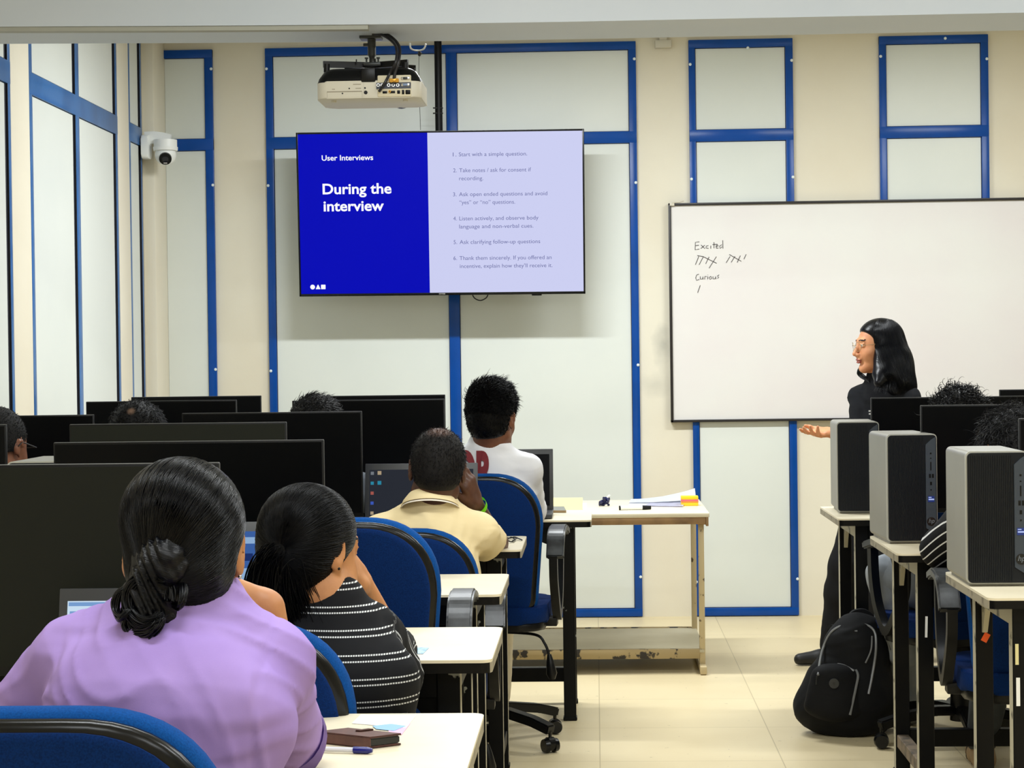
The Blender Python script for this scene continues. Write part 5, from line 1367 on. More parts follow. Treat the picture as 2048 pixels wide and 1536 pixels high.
def tufts(S, hc, HR, N, ln, seed, out=0.5, flow=(0, -1, 0.1), curl=0.0, r=0.0009, zmin=-0.2, ymax=0.5, K=7, wave=0.3, freq=9.0, jit=0.35):
    rs = np.random.RandomState(seed); D = rs.normal(size=(N*3, 3)); D /= np.linalg.norm(D, axis=1, keepdims=True)
    L = D@HR; ok = (L[:, 2] > zmin) & (L[:, 1] < ymax+L[:, 2]*0.6); D = D[ok][:N]; N = len(D)
    R = radial(S, hc, D); b = hc+D*(R-0.001)[:, None]
    F = HR@V3(flow)/np.linalg.norm(flow); Ft = F-D*(D@F)[:, None]+rs.normal(size=(N, 3))*jit; l = ln*rs.uniform(0.6, 1.2, N)
    G = np.cross(D, Ft); G /= np.maximum(np.linalg.norm(G, axis=1, keepdims=True), 1e-6)
    t = np.linspace(0, 1, K); ph = rs.uniform(0, 6.28, N)
    Pp = b[:, None]+D[:, None]*(out*l[:, None]*np.sin(t*1.7)[None])[..., None]+Ft[:, None]*(l[:, None]*(t**1.4)[None]*0.8)[..., None]
    if curl: 
        a = ph[:, None]+t[None]*freq
        Pp = Pp+(G[:, None]*np.cos(a)[..., None]+D[:, None]*np.sin(a)[..., None])*curl*np.minimum(1, t*3)[None, :, None]
    else: Pp = Pp+G[:, None]*(wave*l[:, None]*np.sin(t[None]*3+ph[:, None])*t[None])[..., None]
    return strands_mesh(Pp, r, seed)
def hair_obj(name, parts, m, parent, bald=None):
    V, Fc, A = join_parts(parts); at = {'strand': A}
    if bald is not None: at['bald'] = bald(V)
    return mesh_obj(name, V, Fc, m, parent, None, at)
def folds(seed, amp, f=62, aniso=(0.8, 0.8, 1.3)):
    w2 = wob(seed+1, 11); w3 = wob(seed+2, 26); w4 = wob(seed+3, 9); rs = np.random.RandomState(seed); sg = rs.choice([-1, 1])
    def fn(x, y, z):
        a = w2(x, y, z); m = np.clip(0.5+1.6*w4(x, y, z), 0.05, 1)
        r1 = 1-np.abs(np.sin(52*z+sg*16*x+7*a)); r2 = 1-np.abs(np.sin(34*z-sg*22*x+9*w3(x*0.4, y*0.4, z*0.4)))
        return -amp*m*(r1**2*0.9)-amp*(1-m)*(r2**2*0.7)+amp*0.9*w3(x, y, z)
    return fn
def collar(name, c, R, r, h, m, parent, th=0.004, tilt=(0, 0), flare=0.012, depth=1.0, opening=0.5):
    b = NB(); n = 40; c = Vector(c); Rm = Matrix(R.tolist())
    rows = []
    for zz, rr_ in ((0, r+flare+th), (0, r+flare), (h, r), (h+0.002, r+th*0.5), (h, r+th), (h*0.4, r+flare*0.75+th)):
        row = []
        for i in range(n+1):
            a = math.radians(90+opening*40)+(2*math.pi-2*math.radians(opening*40))*i/n
            row.append(b.verts.new(c+Rm @ Vector((rr_*math.cos(a), rr_*depth*math.sin(a), zz-tilt[0]*math.sin(a)*0.01-0.010*math.sin(a)))))
        rows.append(row)
    for i in range(len(rows)):
        A, B_ = rows[i], rows[(i+1) % len(rows)]
        for j in range(n): b.faces.new((A[j], A[j+1], B_[j+1], B_[j]))
    return obj(name, b, m, parent, world=True)
def make_person(label, J, HR, yaw, sk, shirt, trouser, hs=1.0, bulk=1.0, sleeve=1.0, hands=True, res=0.008, face=True, shoe=None, ears=True, hand_kw=None, shirt_kw=None, fine=(), base=None, torso_only=False, jaw=1.0, seed=3, fold=0.0028, neck_r=0.066, neck_up=0.030, sh_res=None, shirt_name='shirt', extra_shirt=None, shirt_attr=None, wide=0.0):
    p = Person(J, HR, hs, bulk); J = p.J
    S = Soft(); p.torso(S); p.neck(S); p.arm(S, 'L'); p.arm(S, 'R'); p.legs(S)
    W = head(S, J['head'], HR, hs, face, ears, jaw)
    hk = hand_kw or {}; R = rotm('Z', yaw); tips = {}
    for q, sd in (('L', -1), ('R', 1)):
        k_ = dict(d=J['wr'+q]-J['el'+q], n=V3(0, 0, -1), curl=(18, 25, 18)); k_.update(hk.get(q, {}))
        tips[q] = hand(S, J['wr'+q], k_['d'], k_['n'], sd, k_['curl'], thumb=k_.get('thumb', (38, 20)), s=k_.get('s', 1.0), spread=k_.get('spread', 4))
    def fm(C):
        L = (C-J['head'])@HR/hs; f = np.zeros(len(C), int)
        if face:
            f[(np.abs(L[:, 0]) < 0.026) & (L[:, 1] > 0.088) & (L[:, 2] < -0.0495) & (L[:, 2] > -0.0745) & (np.abs(L[:, 0])/0.026+np.abs(L[:, 2]+0.0615)/0.016 < 1.15)] = 1
            for x in (-1, 1):
                r = np.sqrt((L[:, 0]-x*0.031)**2+(L[:, 2]-0.0095)**2/0.30)
                e = (r < 0.0115) & (L[:, 1] > 0.078) & (L[:, 1] < 0.0925); f[e] = 2
                f[e & (np.sqrt((L[:, 0]-x*0.031)**2+(L[:, 2]-0.0095)**2) < 0.0052)] = 3
                f[(np.abs(L[:, 0]-x*0.033) < 0.018) & (np.abs(L[:, 2]-0.034+0.12*np.abs(np.abs(L[:, 0])-0.03)) < 0.0028) & (L[:, 1] > 0.07)] = 4
        return f
    bx = [(J['head']-0.125, J['head']+0.14, 0.0038 if face else 0.005)] if res < 0.0095 else []
    for q in ('L', 'R'):
        if hk.get(q, {}).get('fine'):
            t_ = np.array(tips[q]+[J['wr'+q]]); bx.append((t_.min(0)-0.03, t_.max(0)+0.03, hk[q]['fine']))
    base = base if base is not None else (J['pelvis'][0], J['pelvis'][1], 0)
    root = soft_obj('person', S, [sk, LIP, EYEW, IRIS, BROW], None, res, bx+list(fine), 1, fm, at=base)
    tag(root, label, 'person')
    # shirt
    T = Soft(); p.torso(T, 0.009); kw = shirt_kw or {}
    for q in ('L', 'R'):
        t = kw.get('t'+q, sleeve)
        if t <= 0:
            e = lerp(J['sh'+q], J['el'+q], 1+t) if t < 0 else J['el'+q]
            T.cap(J['sh'+q], e, 0.058*bulk, kw.get('rc', 0.056)*bulk, 0.022)
        else: p.arm(T, q, 0.010, t)
    for a_, b_, ra, rb in (extra_shirt or []): T.cap(a_, b_, ra, rb, 0.03)
    up = J['head']-J['neck']; up = up/np.linalg.norm(up); up = up*0.6+V3(0, 0, 0.4)
    hp_ = J['head']+HR@V3(0, -0.030, -0.045)*hs; nd = (hp_-J['neck'])/np.linalg.norm(hp_-J['neck'])
    T.cap(J['neck']-V3(0, 0, 0.06), J['neck']+nd*neck_up*0.5, neck_r+0.010, neck_r+0.004, 0.03); T.cap(J['neck']-V3(0, 0, 0.02), J['neck']+nd*neck_up, neck_r+0.004, neck_r, 0.01, flat=True)
    for q in ('L', 'R'):
        t = kw.get('t'+q, sleeve)
        d = (J['wr'+q]-J['el'+q]) if t > 0 else (J['el'+q]-J['sh'+q]); e = lerp(J['el'+q], J['wr'+q], t) if t > 0 else lerp(J['sh'+q], J['el'+q], 1+t)
        d = d/np.linalg.norm(d)
        T.cap(e+d*0.004, e+d*0.15, kw.get('rcut', 0.085), None, 0.004, 's', flat=True)
    T.half(J['pelvis']+V3(0, 0, -0.03), (0, 0, -1))
    f0 = folds(seed, fold); sm_ = []
    for q, sg in (('L', -1), ('R', 1)):
        n_ = (J['shR']-J['shL'])*sg; n_ = n_/np.linalg.norm(n_); sm_.append((J['sh'+q]+n_*0.012, n_))
    def post(x, y, z):
        d = f0(x, y, z)
        for c_, n_ in sm_:
            s_ = (x-c_[0])*n_[0]+(y-c_[1])*n_[1]+(z-c_[2])*n_[2]; d = d+0.0022*np.exp(-(s_/0.0035)**2)*(z > c_[2]-0.16)
        return d
    T.post = post
    sh = soft_obj(shirt_name, T, shirt, root, sh_res or res, kw.get('fine', ()), 1, attr=shirt_attr)
    U = Soft(); p.legs(U, 0.012, wide=wide); U.ecap(J['pelvis']-V3(0, 0, 0.02), J['pelvis']+V3(0, 0, 0.03), (0.155*bulk+0.010, 0.115*bulk+0.010), (0.145*bulk+0.010, 0.105*bulk+0.010), J['shR']-J['shL'], 0.04)
    for q in ('L', 'R'): U.half(J['an'+q]+V3(0, 0, -0.025), (0, 0, -1))
    U.post = folds(seed+7, 0.003)
    soft_obj('trousers', U, trouser, root, max(res, 0.009), (), 1)
    feet('shoe', J, R, shoe or mat('black_shoe', (20, 20, 22), 0.5), root)
    return p, root, sh, S, T, W, tips
JE = cloth('black_trousers', (16, 16, 18), (22, 22, 24)); JG = cloth('grey_jeans', (158, 163, 168), (128, 134, 141)); JD = cloth('dark_grey_trousers', (70, 74, 78), (54, 58, 62)); JN = cloth('navy_trousers', (13, 17, 27), (9, 12, 20))

# ================= woman in the lilac shirt
hc = P(368, 1100, 2.62); HR = rotm('Z', 2) @ rotm('X', -14)
J, R = seatedJ(hc, (-0.60, 2.52), 0, HR, 0.95)
J.update(neck=V3(P(372, 1222, 2.62)), chest=V3(P(345, 1420, 2.56)), shL=V3(P(165, 1316, 2.62)), shR=V3(P(530, 1334, 2.62)),
         elL=V3(P(-30, 1500, 2.72)), wrL=V3(P(60, 1462, 2.97)), elR=V3(P(564, 1478, 2.85)), wrR=V3(P(532, 1216, 2.83)))
lilac = wrinkle(mat('lilac_cotton', (164, 138, 202), 0.8, spec=0.15, sheen=0.0, noise=(9, (154, 128, 194), 0.35, 0.7), bump=(900, 0.15, 0.0005)), 0.6, 7.0, 0.014)
pur = make_person('woman in a lilac shirt with a low black hair bun, leaning on her right hand', J, HR, 0, SK['tan'], lilac, JE, 0.95, 1.05, 0.0,
    res=0.0075, hand_kw=dict(R=dict(d=V3(P(440, 1225, 2.80))-V3(P(532, 1216, 2.83)), n=V3(0, -1, 0.35), curl=(30, 45, 30), fine=0.004)),
    shirt_kw=dict(tL=0.35, tR=0.0, rc=0.054, fine=[(V3(P(0, 1536, 2.5))-V3(0, 0.1, 0), V3(P(660, 1180, 2.5))+V3(0.05, 0.25, 0.05), 0.0048)]), seed=11, fold=0.0060, neck_r=0.066, face=False)
root = pur[1]; hc = V3(hc)
S = Soft(); 
def W(x, y, z): return hc+HR@(V3(x, y, z)*0.95)
S.ell(W(0, -0.016, 0.038), V3(0.080, 0.098, 0.083), HR, 0.02); S.ell(W(0, -0.034, -0.026), V3(0.070, 0.070, 0.070), HR, 0.02)
S.half(W(0, 0.055, 0.02), HR@V3(0, 0.9, -0.4)); S.half(W(0, -0.05, -0.092), HR@V3(0.15, 0.3, -1))
for x in (-1, 1): S.ell(W(x*0.088, 0.030, -0.045), V3(0.022, 0.036, 0.060), HR, 0.006, 's')
pole = HR@V3(-0.30, -0.62, -0.72); fwd = HR@V3(0, 0.6, 0.8)
cen = W(0, -0.02, 0.02)
S.post = lambda x, y, z: 0.0011*np.sin(70*polar_attr(np.stack(np.broadcast_arrays(x, y, z), -1).reshape(-1, 3), cen, pole, fwd).reshape(np.broadcast(x, y, z).shape))
V, Fc = S.mesh(0.0045, ()); V = smooth_v(V, Fc, 1)
parts = [(V, Fc, polar_attr(V, cen, pole, fwd, 2.0))]
S.post = None
st = gather_strands(S, cen, pole, fwd, 2600, 5, th0=0.35, th1=2.75, K=18, lift=(0.0002, 0.0030))
parts.append(strands_mesh(st, np.random.RandomState(1).uniform(0.0004, 0.0009, 2600), 2))
hair_obj('hair', parts, HB, root)
# the bun: coils of hair wound low on the neck
bc = V3(P(306, 1196, 2.535)); rs = np.random.RandomState(8); B_ = Soft()
B_.ell(bc, (0.040, 0.032, 0.042), None, 0.02); B_.ell(bc+V3(-0.008, -0.002, -0.028), (0.036, 0.030, 0.026), None, 0.015); B_.cap(bc+V3(0.012, 0.01, 0.03), W(-0.01, -0.09, -0.03), 0.030, 0.035, 0.02)
B_.post = lambda x, y, z: 0.0022*np.sin(230*(z-bc[2])+70*(x-bc[0])+9*np.sin(55*(x-bc[0])))+0.0012*np.sin(520*(x-bc[0])+240*(z-bc[2]))
V, Fc = B_.mesh(0.0035); parts = [(V, Fc, (V[:, 2]-bc[2])*14+(V[:, 0]-bc[0])*5)]
B_.post = None
def coil(c, r1, r2, tilt, turns, ph, th, K=60, n=16, rad=0.0013):
    out = []
    for i in range(n):
        t = np.linspace(0, 1, K); a = ph+t*turns*2*math.pi; o = rs.uniform(-1, 1, 3)*th*0.55
        q = np.stack([(r1+o[0])*np.cos(a), -0.018+o[1]-0.012*np.cos(a*1.0+1), (r2+o[2])*np.sin(a)], 1)
        out.append(c+q@rotm('Y', tilt).T+V3(0, 0.004, 0)*np.sin(a*2)[:, None])
    return strands_mesh(np.array(out), rad, 5, taper=True, n=5)
parts += [coil(bc+V3(0.0, -0.006, 0.002), 0.026, 0.030, 20, 0.9, 0.3, 0.016, n=60), coil(bc+V3(-0.006, -0.010, -0.026), 0.022, 0.016, -15, 0.9, 2.5, 0.014, n=50),
          coil(bc+V3(0.020, -0.002, 0.038), 0.020, 0.011, 30, 0.75, 0.5, 0.010, n=40), coil(bc+V3(-0.034, -0.004, -0.004), 0.011, 0.017, 10, 0.8, 1.0, 0.009, n=40),
          coil(bc+V3(0.034, 0.002, 0.010), 0.011, 0.018, -10, 0.8, 4.0, 0.009, n=40)]
hair_obj('hair_bun', parts, HB, root)
collar('collar', V3(P(378, 1221, 2.60)), rotm('X', -18), 0.054, 0.020, lilac, root, flare=0.006)
b = NB(); q = W(0.0800, -0.010, -0.040); sphere(b, q, 0.0028, 10, 8); obj('earring', b, M['chrome'], root, world=True)
# rolled cuff on the right sleeve
p_ = pur[0]; e = p_.J['elR']; d = e-p_.J['shR']; d /= np.linalg.norm(d)
b = NB(); tube(b, [Vector(e-d*0.030), Vector(e-d*0.008), Vector(e+d*0.012), Vector(e+d*0.016)], [0.062, 0.0655, 0.0625, 0.056], 28, cap=False); bmesh.ops.solidify(b, geom=list(b.faces), thickness=0.002)
obj('cuff', b, lilac, root, world=True)

# ================= woman with the ponytail
def stripe_mat(name, base, line, period, pairs, width, dash=None):
    m = bpy.data.materials.new(name); m.use_nodes = True; nt = m.node_tree; b = nt.nodes['Principled BSDF']; L = nt.links.new
    a = nt.nodes.new('ShaderNodeAttribute'); a.attribute_name = 'band'
    def mth(op, i0, v=None, i1=None):
        n = nt.nodes.new('ShaderNodeMath'); n.operation = op; L(i0, n.inputs[0])
        if v is not None: n.inputs[1].default_value = v
        if i1 is not None: L(i1, n.inputs[1])
        return n.outputs[0]
    fr = mth('FRACT', mth('DIVIDE', a.outputs['Fac'], period)); tot = None
    for p0 in pairs:
        d = mth('LESS_THAN', mth('ABSOLUTE', mth('SUBTRACT', fr, p0)), width/period/2); tot = d if tot is None else mth('MAXIMUM', tot, i1=d)
    if dash:
        a2 = nt.nodes.new('ShaderNodeAttribute'); a2.attribute_name = 'along'
        tot = mth('MULTIPLY', tot, i1=mth('GREATER_THAN', mth('FRACT', mth('DIVIDE', a2.outputs['Fac'], dash)), 0.3))
    x = nt.nodes.new('ShaderNodeMix'); x.data_type = 'RGBA'; x.inputs[6].default_value = rgb(*base); x.inputs[7].default_value = rgb(*line)
    L(tot, x.inputs[0]); L(x.outputs[2], b.inputs['Base Color']); b.inputs['Roughness'].default_value = 0.85; b.inputs['Specular IOR Level'].default_value = 0.2
    return m
hc = V3(P(622, 1102, 3.55)); HR = rotm('Z', -36) @ rotm('X', -10)
J, R = seatedJ(hc, (-0.50, 3.52), -8, HR, 0.93)
J.update(neck=V3(P(650, 1206, 3.54)), chest=V3(P(690, 1370, 3.50)), shL=V3(P(570, 1278, 3.54)), shR=V3(P(744, 1268, 3.58)), elR=V3(P(790, 1300, 3.91)), wrR=V3(P(724, 1168, 3.84)))
J['pelvis'] = V3(P(690, 1500, 3.52)[0], 3.52, 0.575)
for q, sg in (('L', -1), ('R', 1)):
    J['hip'+q] = J['pelvis']+V3(sg*0.085, 0.03, -0.01); J['kn'+q] = J['hip'+q]+V3(sg*0.03, 0.38, -0.01); J['an'+q] = V3(J['kn'+q][0], J['kn'+q][1]+0.02, 0.085)
stripe = stripe_mat('black_cloth_dotted_stripes', (15, 16, 20), (200, 202, 204), 0.0385, (0.15, 0.40), 0.0026, 0.0042)
def pony_band(V):
    sh, el = J['shR'], V3(P(800, 1372, 3.70)); d = el-sh; L2 = d@d; t = ((V-sh)@d)/L2; off = V-(sh+t[:, None]*d); dist = np.linalg.norm(off, axis=1)
    arm = (t > -0.15) & (dist < 0.085) & (V[:, 0] > sh[0]-0.005+0.02*(1-t))
    return {'band': np.where(arm, off[:, 0]*0.8-off[:, 2]*0.6+0.5, V[:, 2]+0.02*(V[:, 0]-sh[0])), 'along': np.where(arm, t*math.sqrt(L2), V[:, 0])}
pon = make_person('woman with a ponytail in a black shirt with dotted white stripes, chin on hand', J, HR, -8, SK['tan'], stripe, JE, 0.93, 0.84, 0.0,
    res=0.0075, hand_kw=dict(R=dict(d=V3(P(690, 1115, 3.75))-V3(P(724, 1168, 3.84)), n=V3(-1, -0.3, 0), curl=(40, 60, 40), fine=0.0045)),
    shirt_kw=dict(tL=0.5, tR=0.0, rc=0.052, rcut=0.06), seed=23, fold=0.0045, neck_up=0.012, neck_r=0.060, shirt_attr=pony_band,
    extra_shirt=[(V3(P(750, 1285, 3.62)), V3(P(796, 1352, 3.72)), 0.050, 0.050)])
root = pon[1]
S = Soft()
def W(x, y, z): return hc+HR@(V3(x, y, z)*0.93)
S.ell(W(0, -0.016, 0.038), V3(0.079, 0.097, 0.084), HR, 0.02); S.ell(W(0, -0.036, -0.022), V3(0.068, 0.068, 0.070), HR, 0.03)
S.half(W(0, 0.060, 0.02), HR@V3(0, 0.9, -0.4)); S.half(W(0, -0.05, -0.085), HR@V3(0, 0.5, -1))
for x in (-1, 1): S.ell(W(x*0.088, 0.008, -0.034), V3(0.020, 0.020, 0.030), HR, 0.006, 's')
tie = V3(P(572, 1096, 3.475)); cen = W(0, -0.01, 0.02); pole = tie-cen; fwd = HR@V3(0.2, 0.6, 0.8)
V, Fc = S.mesh(0.0045); V = smooth_v(V, Fc, 1); parts = [(V, Fc, polar_attr(V, cen, pole, fwd, 2.0))]
st = gather_strands(S, cen, pole, fwd, 1900, 9, th0=0.12, th1=2.2, K=14, lift=(0.0002, 0.0022)); parts.append(strands_mesh(st, np.random.RandomState(2).uniform(0.0004, 0.0008, 1900), 3))
hair_obj('hair', parts, HB2, root)
N, K = 2600, 16; rs = np.random.RandomState(12); t = np.linspace(0, 1, K)
o = rs.normal(size=(N, 3))*V3(0.010, 0.008, 0.008); sp = rs.uniform(-1, 1, (N, 1))*0.062-0.008; dp = rs.normal(size=(N, 1))*0.014
ln = rs.uniform(0.75, 1.05, (N, 1))
x = tie[0]+o[:, :1]+sp*(t**0.7)[None]*1.0-0.010*np.sin(t*3)[None]; y = tie[1]-0.012*np.sin(t*3)[None]+o[:, 1:2]+dp*t[None]+0.030*t[None]
z = tie[2]+o[:, 2:]+0.012*np.sin(np.minimum(t*5, 3.1))[None]-0.150*ln*(t**1.15)[None]
parts = [strands_mesh(np.stack([x, y, z], 2), 0.0011, 4, n=3)]
Q = Soft(); Q.cap(tie, tie+V3(-0.004, 0.006, -0.04), 0.013, 0.024, 0.02); Q.ecap(tie+V3(-0.006, 0.012, -0.05), tie+V3(-0.008, 0.025, -0.105), (0.040, 0.018), (0.038, 0.012), (1, 0, 0), 0.02)
V, Fc = Q.mesh(0.005); parts.append((V, Fc, (V[:, 0]-tie[0])/(0.3+(tie[2]-V[:, 2])*6)*8))
hair_obj('ponytail', parts, HB2, root)
b = NB(); tube(b, [Vector(tie+V3(0.017*math.cos(a), -0.004, 0.017*math.sin(a))) for a in np.linspace(0, 6.28, 20)], 0.0045, 8); obj('hair_tie', b, M['plastic'], root, world=True)
q = W(0.0835, -0.006, -0.030); b = NB(); sphere(b, q, 0.0026, 10, 8); obj('earring', b, M['plastic'], root, world=True)

# ================= man in the cream polo
hc = V3(P(875, 938, 5.87)); HR = rotm('Z', 4) @ rotm('Y', 4) @ rotm('X', -10)
J, R = seatedJ(hc, (-0.47, 5.83), 0, HR, 1.0)
J.update(neck=V3(P(862, 1008, 5.87)), chest=V3(P(860, 1150, 5.84)), shL=V3(P(762, 1068, 5.86)), shR=V3(P(958, 1068, 5.90)), elR=V3(P(991, 1086, 6.17)), wrR=V3(P(950, 1008, 6.02)), elL=V3(P(700, 1090, 6.12)), wrL=V3(P(800, 1080, 6.3)), knR=V3(-0.43, 6.22, 0.56), anR=V3(-0.42, 6.26, 0.085))
polo = cloth('cream_polo_cotton', (236, 217, 172), (228, 207, 160))
yel_ = make_person('man in a cream polo shirt, right hand at his cheek, bright green wristband', J, HR, 0, SK['dark'], polo, JN, 1.0, 0.97, 0.0,
    res=0.0085, hand_kw=dict(R=dict(d=V3(P(934, 958, 5.96))-V3(P(950, 1008, 6.02)), n=V3(-1, 0.3, 0.2), curl=(25, 70, 45), fine=0.0042, thumb=(30, 20))),
    shirt_kw=dict(tL=-0.25, tR=-0.25, rc=0.050, rcut=0.09), seed=31, fold=0.0050, neck_up=0.008, neck_r=0.064, extra_shirt=[(J['shR']+V3(0, 0.03, -0.02), V3(P(968, 1090, 6.02)), 0.040, 0.046)])
root = yel_[1]
S, W = cap_hair(hc, HR, 1.0, 0.0035, -0.072)
V, Fc = S.mesh(0.005); V = smooth_v(V, Fc, 1)
tf = tufts(S, hc, HR, 3200, 0.011, 3, out=0.35, flow=(0, -0.6, -1), r=0.0007, zmin=-0.55, ymax=0.35, jit=0.3)
def bald_(c, HRm, top):
    def fn(V):
        L = (V-c)@HRm; a = np.clip(1.15-np.sqrt((L[:, 0]/0.055)**2+((L[:, 1]+0.045)/0.06)**2+((L[:, 2]-top)/0.05)**2), -0.3, 1); return a
    return fn
hair_obj('hair', [(V, Fc, V[:, 0]*9), tf], hair_mat('greying_short_hair', (10, 9, 9), (34, 31, 31), rough=0.55, scalp=(128, 92, 76), spec=0.2), root, bald_(hc, HR, 0.085))
collar('collar', V3(P(860, 1013, 5.855)), rotm('X', -14), 0.061, 0.032, polo, root, flare=0.020)
collar('collar_stand', V3(P(860, 1018, 5.855)), rotm('X', -14), 0.074, 0.008, mat('polo_collar_inner', (236, 228, 216), 0.8), root, flare=0.010)
w_ = J['wrR']; d = w_-J['elR']; d /= np.linalg.norm(d); a_, b_ = frame_of(d); c_ = Vector(w_-d*0.012)
b = NB(); ring = [c_+(a_*math.cos(t)+b_*math.sin(t))*0.033 for t in np.linspace(0, 2*math.pi, 33)]
rows = []
for k_ in (-0.008, 0.008):
    rows.append([b.verts.new(p+Vector(d)*k_) for p in ring[:-1]])
for i in range(32): b.faces.new((rows[0][i], rows[0][(i+1) % 32], rows[1][(i+1) % 32], rows[1][i]))
bmesh.ops.solidify(b, geom=list(b.faces), thickness=0.0015); obj('wristband', b, mat('neon_green_band', (150, 244, 40), 0.5), root, world=True)

# ================= man in the white shirt
hc = V3(P(984, 836, 6.97)); HR = rotm('Z', -20) @ rotm('X', -4)
J, R = seatedJ(hc, (-0.34, 6.98), 0, HR, 1.0, desk=0.775)
J.update(neck=V3(P(978, 896, 6.98)), chest=V3(P(990, 1010, 6.98)), shL=V3(P(908, 938, 6.98)), shR=V3(P(1052, 938, 6.99)), elR=V3(P(1066, 1024, 7.17)), wrR=V3(P(1072, 1006, 7.42)), elL=V3(P(880, 1030, 7.17)), wrL=V3(P(920, 1006, 7.42)), knR=V3(-0.37, 7.38, 0.56), anR=V3(-0.375, 7.40, 0.085), knL=V3(-0.55, 7.36, 0.56), anL=V3(-0.53, 7.40, 0.085))
J['pelvis'][0] = -0.42; J['hipL'][0] = -0.50; J['hipR'][0] = -0.36
wt = cloth('white_cotton', (236, 236, 240), (226, 227, 233))
whi = make_person('man in a white long sleeved shirt with maroon letters, thick black hair', J, HR, 0, SK['brown'], wt, cloth('beige_trousers', (214, 200, 168), (204, 190, 158)), 1.0, 0.95, 1.0,
    res=0.009, seed=41, fold=0.0050, neck_up=0.020, neck_r=0.062, hand_kw=dict(R=dict(d=V3(-0.2, 1, 0)), L=dict(d=V3(0.2, 1, 0))))
root = whi[1]
S, W = cap_hair(hc, HR, 1.0, 0.006, -0.074); S.ell(W(0, -0.01, 0.075), V3(0.074, 0.085, 0.058), HR, 0.02)
V, Fc = S.mesh(0.006)
tf = tufts(S, hc, HR, 8000, 0.022, 4, out=0.34, flow=(0.9, -0.1, 0.25), r=0.0009, zmin=0.1, ymax=0.6, wave=0.35, jit=0.22)
tf3 = tufts(S, hc, HR, 2200, 0.024, 8, out=0.5, flow=(0.8, 0.3, 0.3), r=0.0010, zmin=0.45, ymax=0.8, wave=0.6, jit=0.4)
tf2 = tufts(S, hc, HR, 1800, 0.010, 6, out=0.4, flow=(0, -0.3, -1), r=0.0010, zmin=-0.65, ymax=0.2)
hair_obj('hair', [(V, Fc, V[:, 0]*9), tf, tf2, tf3], HB2, root)
me = text_mesh('OR', 0.205, 0.010, 6)
bmx = bmesh.new(); bmx.from_mesh(me); bmesh.ops.triangulate(bmx, faces=bmx.faces); bmesh.ops.subdivide_edges(bmx, edges=[e for e in bmx.edges if e.calc_length() > 0.012], cuts=4); bmx.to_mesh(me); bmx.free()
co = np.array([v.co[:] for v in me.vertices]); tl = V3(P(908, 901, 6.9)); brr = V3(P(988, 985, 6.9))
co[:, 0] = tl[0]+(co[:, 0]-co[:, 0].min())/(np.ptp(co[:, 0]))*(brr[0]-tl[0]); co[:, 1] = brr[2]+(co[:, 1]-co[:, 1].min())/np.ptp(co[:, 1])*(tl[2]-brr[2])
ys = front_y(whi[4], co[:, 0], co[:, 1], 6.75, 7.05)
for v, a_, y_ in zip(me.vertices, co, ys): v.co = Vector((a_[0], (y_ if y_ == y_ else 6.95)-0.006, a_[1]))-wpos(root)
me.materials.append(mat('maroon_print', (122, 34, 42), 0.8)); link('printed_letters', me, root)

# ================= standing woman
hc = V3(P(1755, 692, 8.58)); HR = rotm('Z', 102) @ rotm('X', -4)
TR = rotm('Z', 128)
J = {'head': hc}; J['neck'] = V3(P(1766, 762, 8.60)); mid = V3(P(1768, 790, 8.60))
J['shR'] = mid+TR@V3(0.140, 0, -0.012); J['shL'] = mid+TR@V3(-0.140, 0, -0.012); J['chest'] = V3(P(1768, 865, 8.60)); J['pelvis'] = V3(P(1766, 965, 8.62))
J['elR'] = V3(P(1716, 885, 8.52)); J['wrR'] = V3(P(1656, 864, 8.34)); J['elL'] = V3(P(1812, 890, 8.42)); J['wrL'] = V3(P(1775, 925, 8.32))
for q, sg in (('L', -1), ('R', 1)): J['hip'+q] = J['pelvis']+TR@V3(sg*0.085, 0, -0.03)
J['knR'] = V3(P(1700, 1130, 8.62)); J['anR'] = V3(P(1672, 1290, 8.66)); J['knL'] = V3(P(1770, 1140, 8.50)); J['anL'] = V3(P(1765, 1300, 8.50))
J['toeR'] = J['anR']+V3(-1, -0.15, 0); J['toeL'] = J['anL']+V3(-1, -0.6, 0)
for q in 'LR': J['an'+q][2] = 0.085
blk = cloth('black_sweatshirt', (19, 21, 26), (14, 15, 19))
sta = make_person('woman standing by the white board in black clothes and glasses, palm held out', J, HR, 128, SK['face'], blk, JE, 0.93, 0.82, 0.45,
    res=0.008, hand_kw=dict(R=dict(d=V3(P(1604, 872, 8.22))-J['wrR'], n=V3(0.05, -0.35, 1), curl=((6, 12, 8), (10, 20, 12), (16, 28, 16), (24, 34, 20)), fine=0.0032, s=0.9, thumb=(26, 10), spread=3)),
    seed=51, fold=0.0045, neck_r=0.060, fine=[(hc-0.13, hc+0.13, 0.0026)], shirt_name='sweatshirt', wide=0.028, base=(J['pelvis'][0], J['pelvis'][1], 0), jaw=0.9)
root = sta[1]
S = Soft()
def W(x, y, z): return hc+HR@(V3(x, y, z)*0.93)
S.ell(W(0, -0.018, 0.040), V3(0.080, 0.098, 0.082), HR, 0.02); S.ell(W(0, -0.050, -0.03), V3(0.080, 0.070, 0.10), HR, 0.03)
S.half(W(0, 0.068, 0.052), HR@V3(0, 0.62, -0.78), k=0.01)
fc = Soft()
S.ell(W(0, 0.078, -0.035), V3(0.12, 0.064, 0.098), HR, 0.012, 's')
c1 = V3(P(1786, 725, 8.55)); c2 = V3(P(1800, 766, 8.50))
S.ecap(W(0.02, -0.075, -0.05), c1, (0.072, 0.080), (0.078, 0.075), (1, 0, 0), 0.03); S.ecap(c1, c2, (0.078, 0.075), (0.066, 0.060), (1, 0, 0), 0.03)
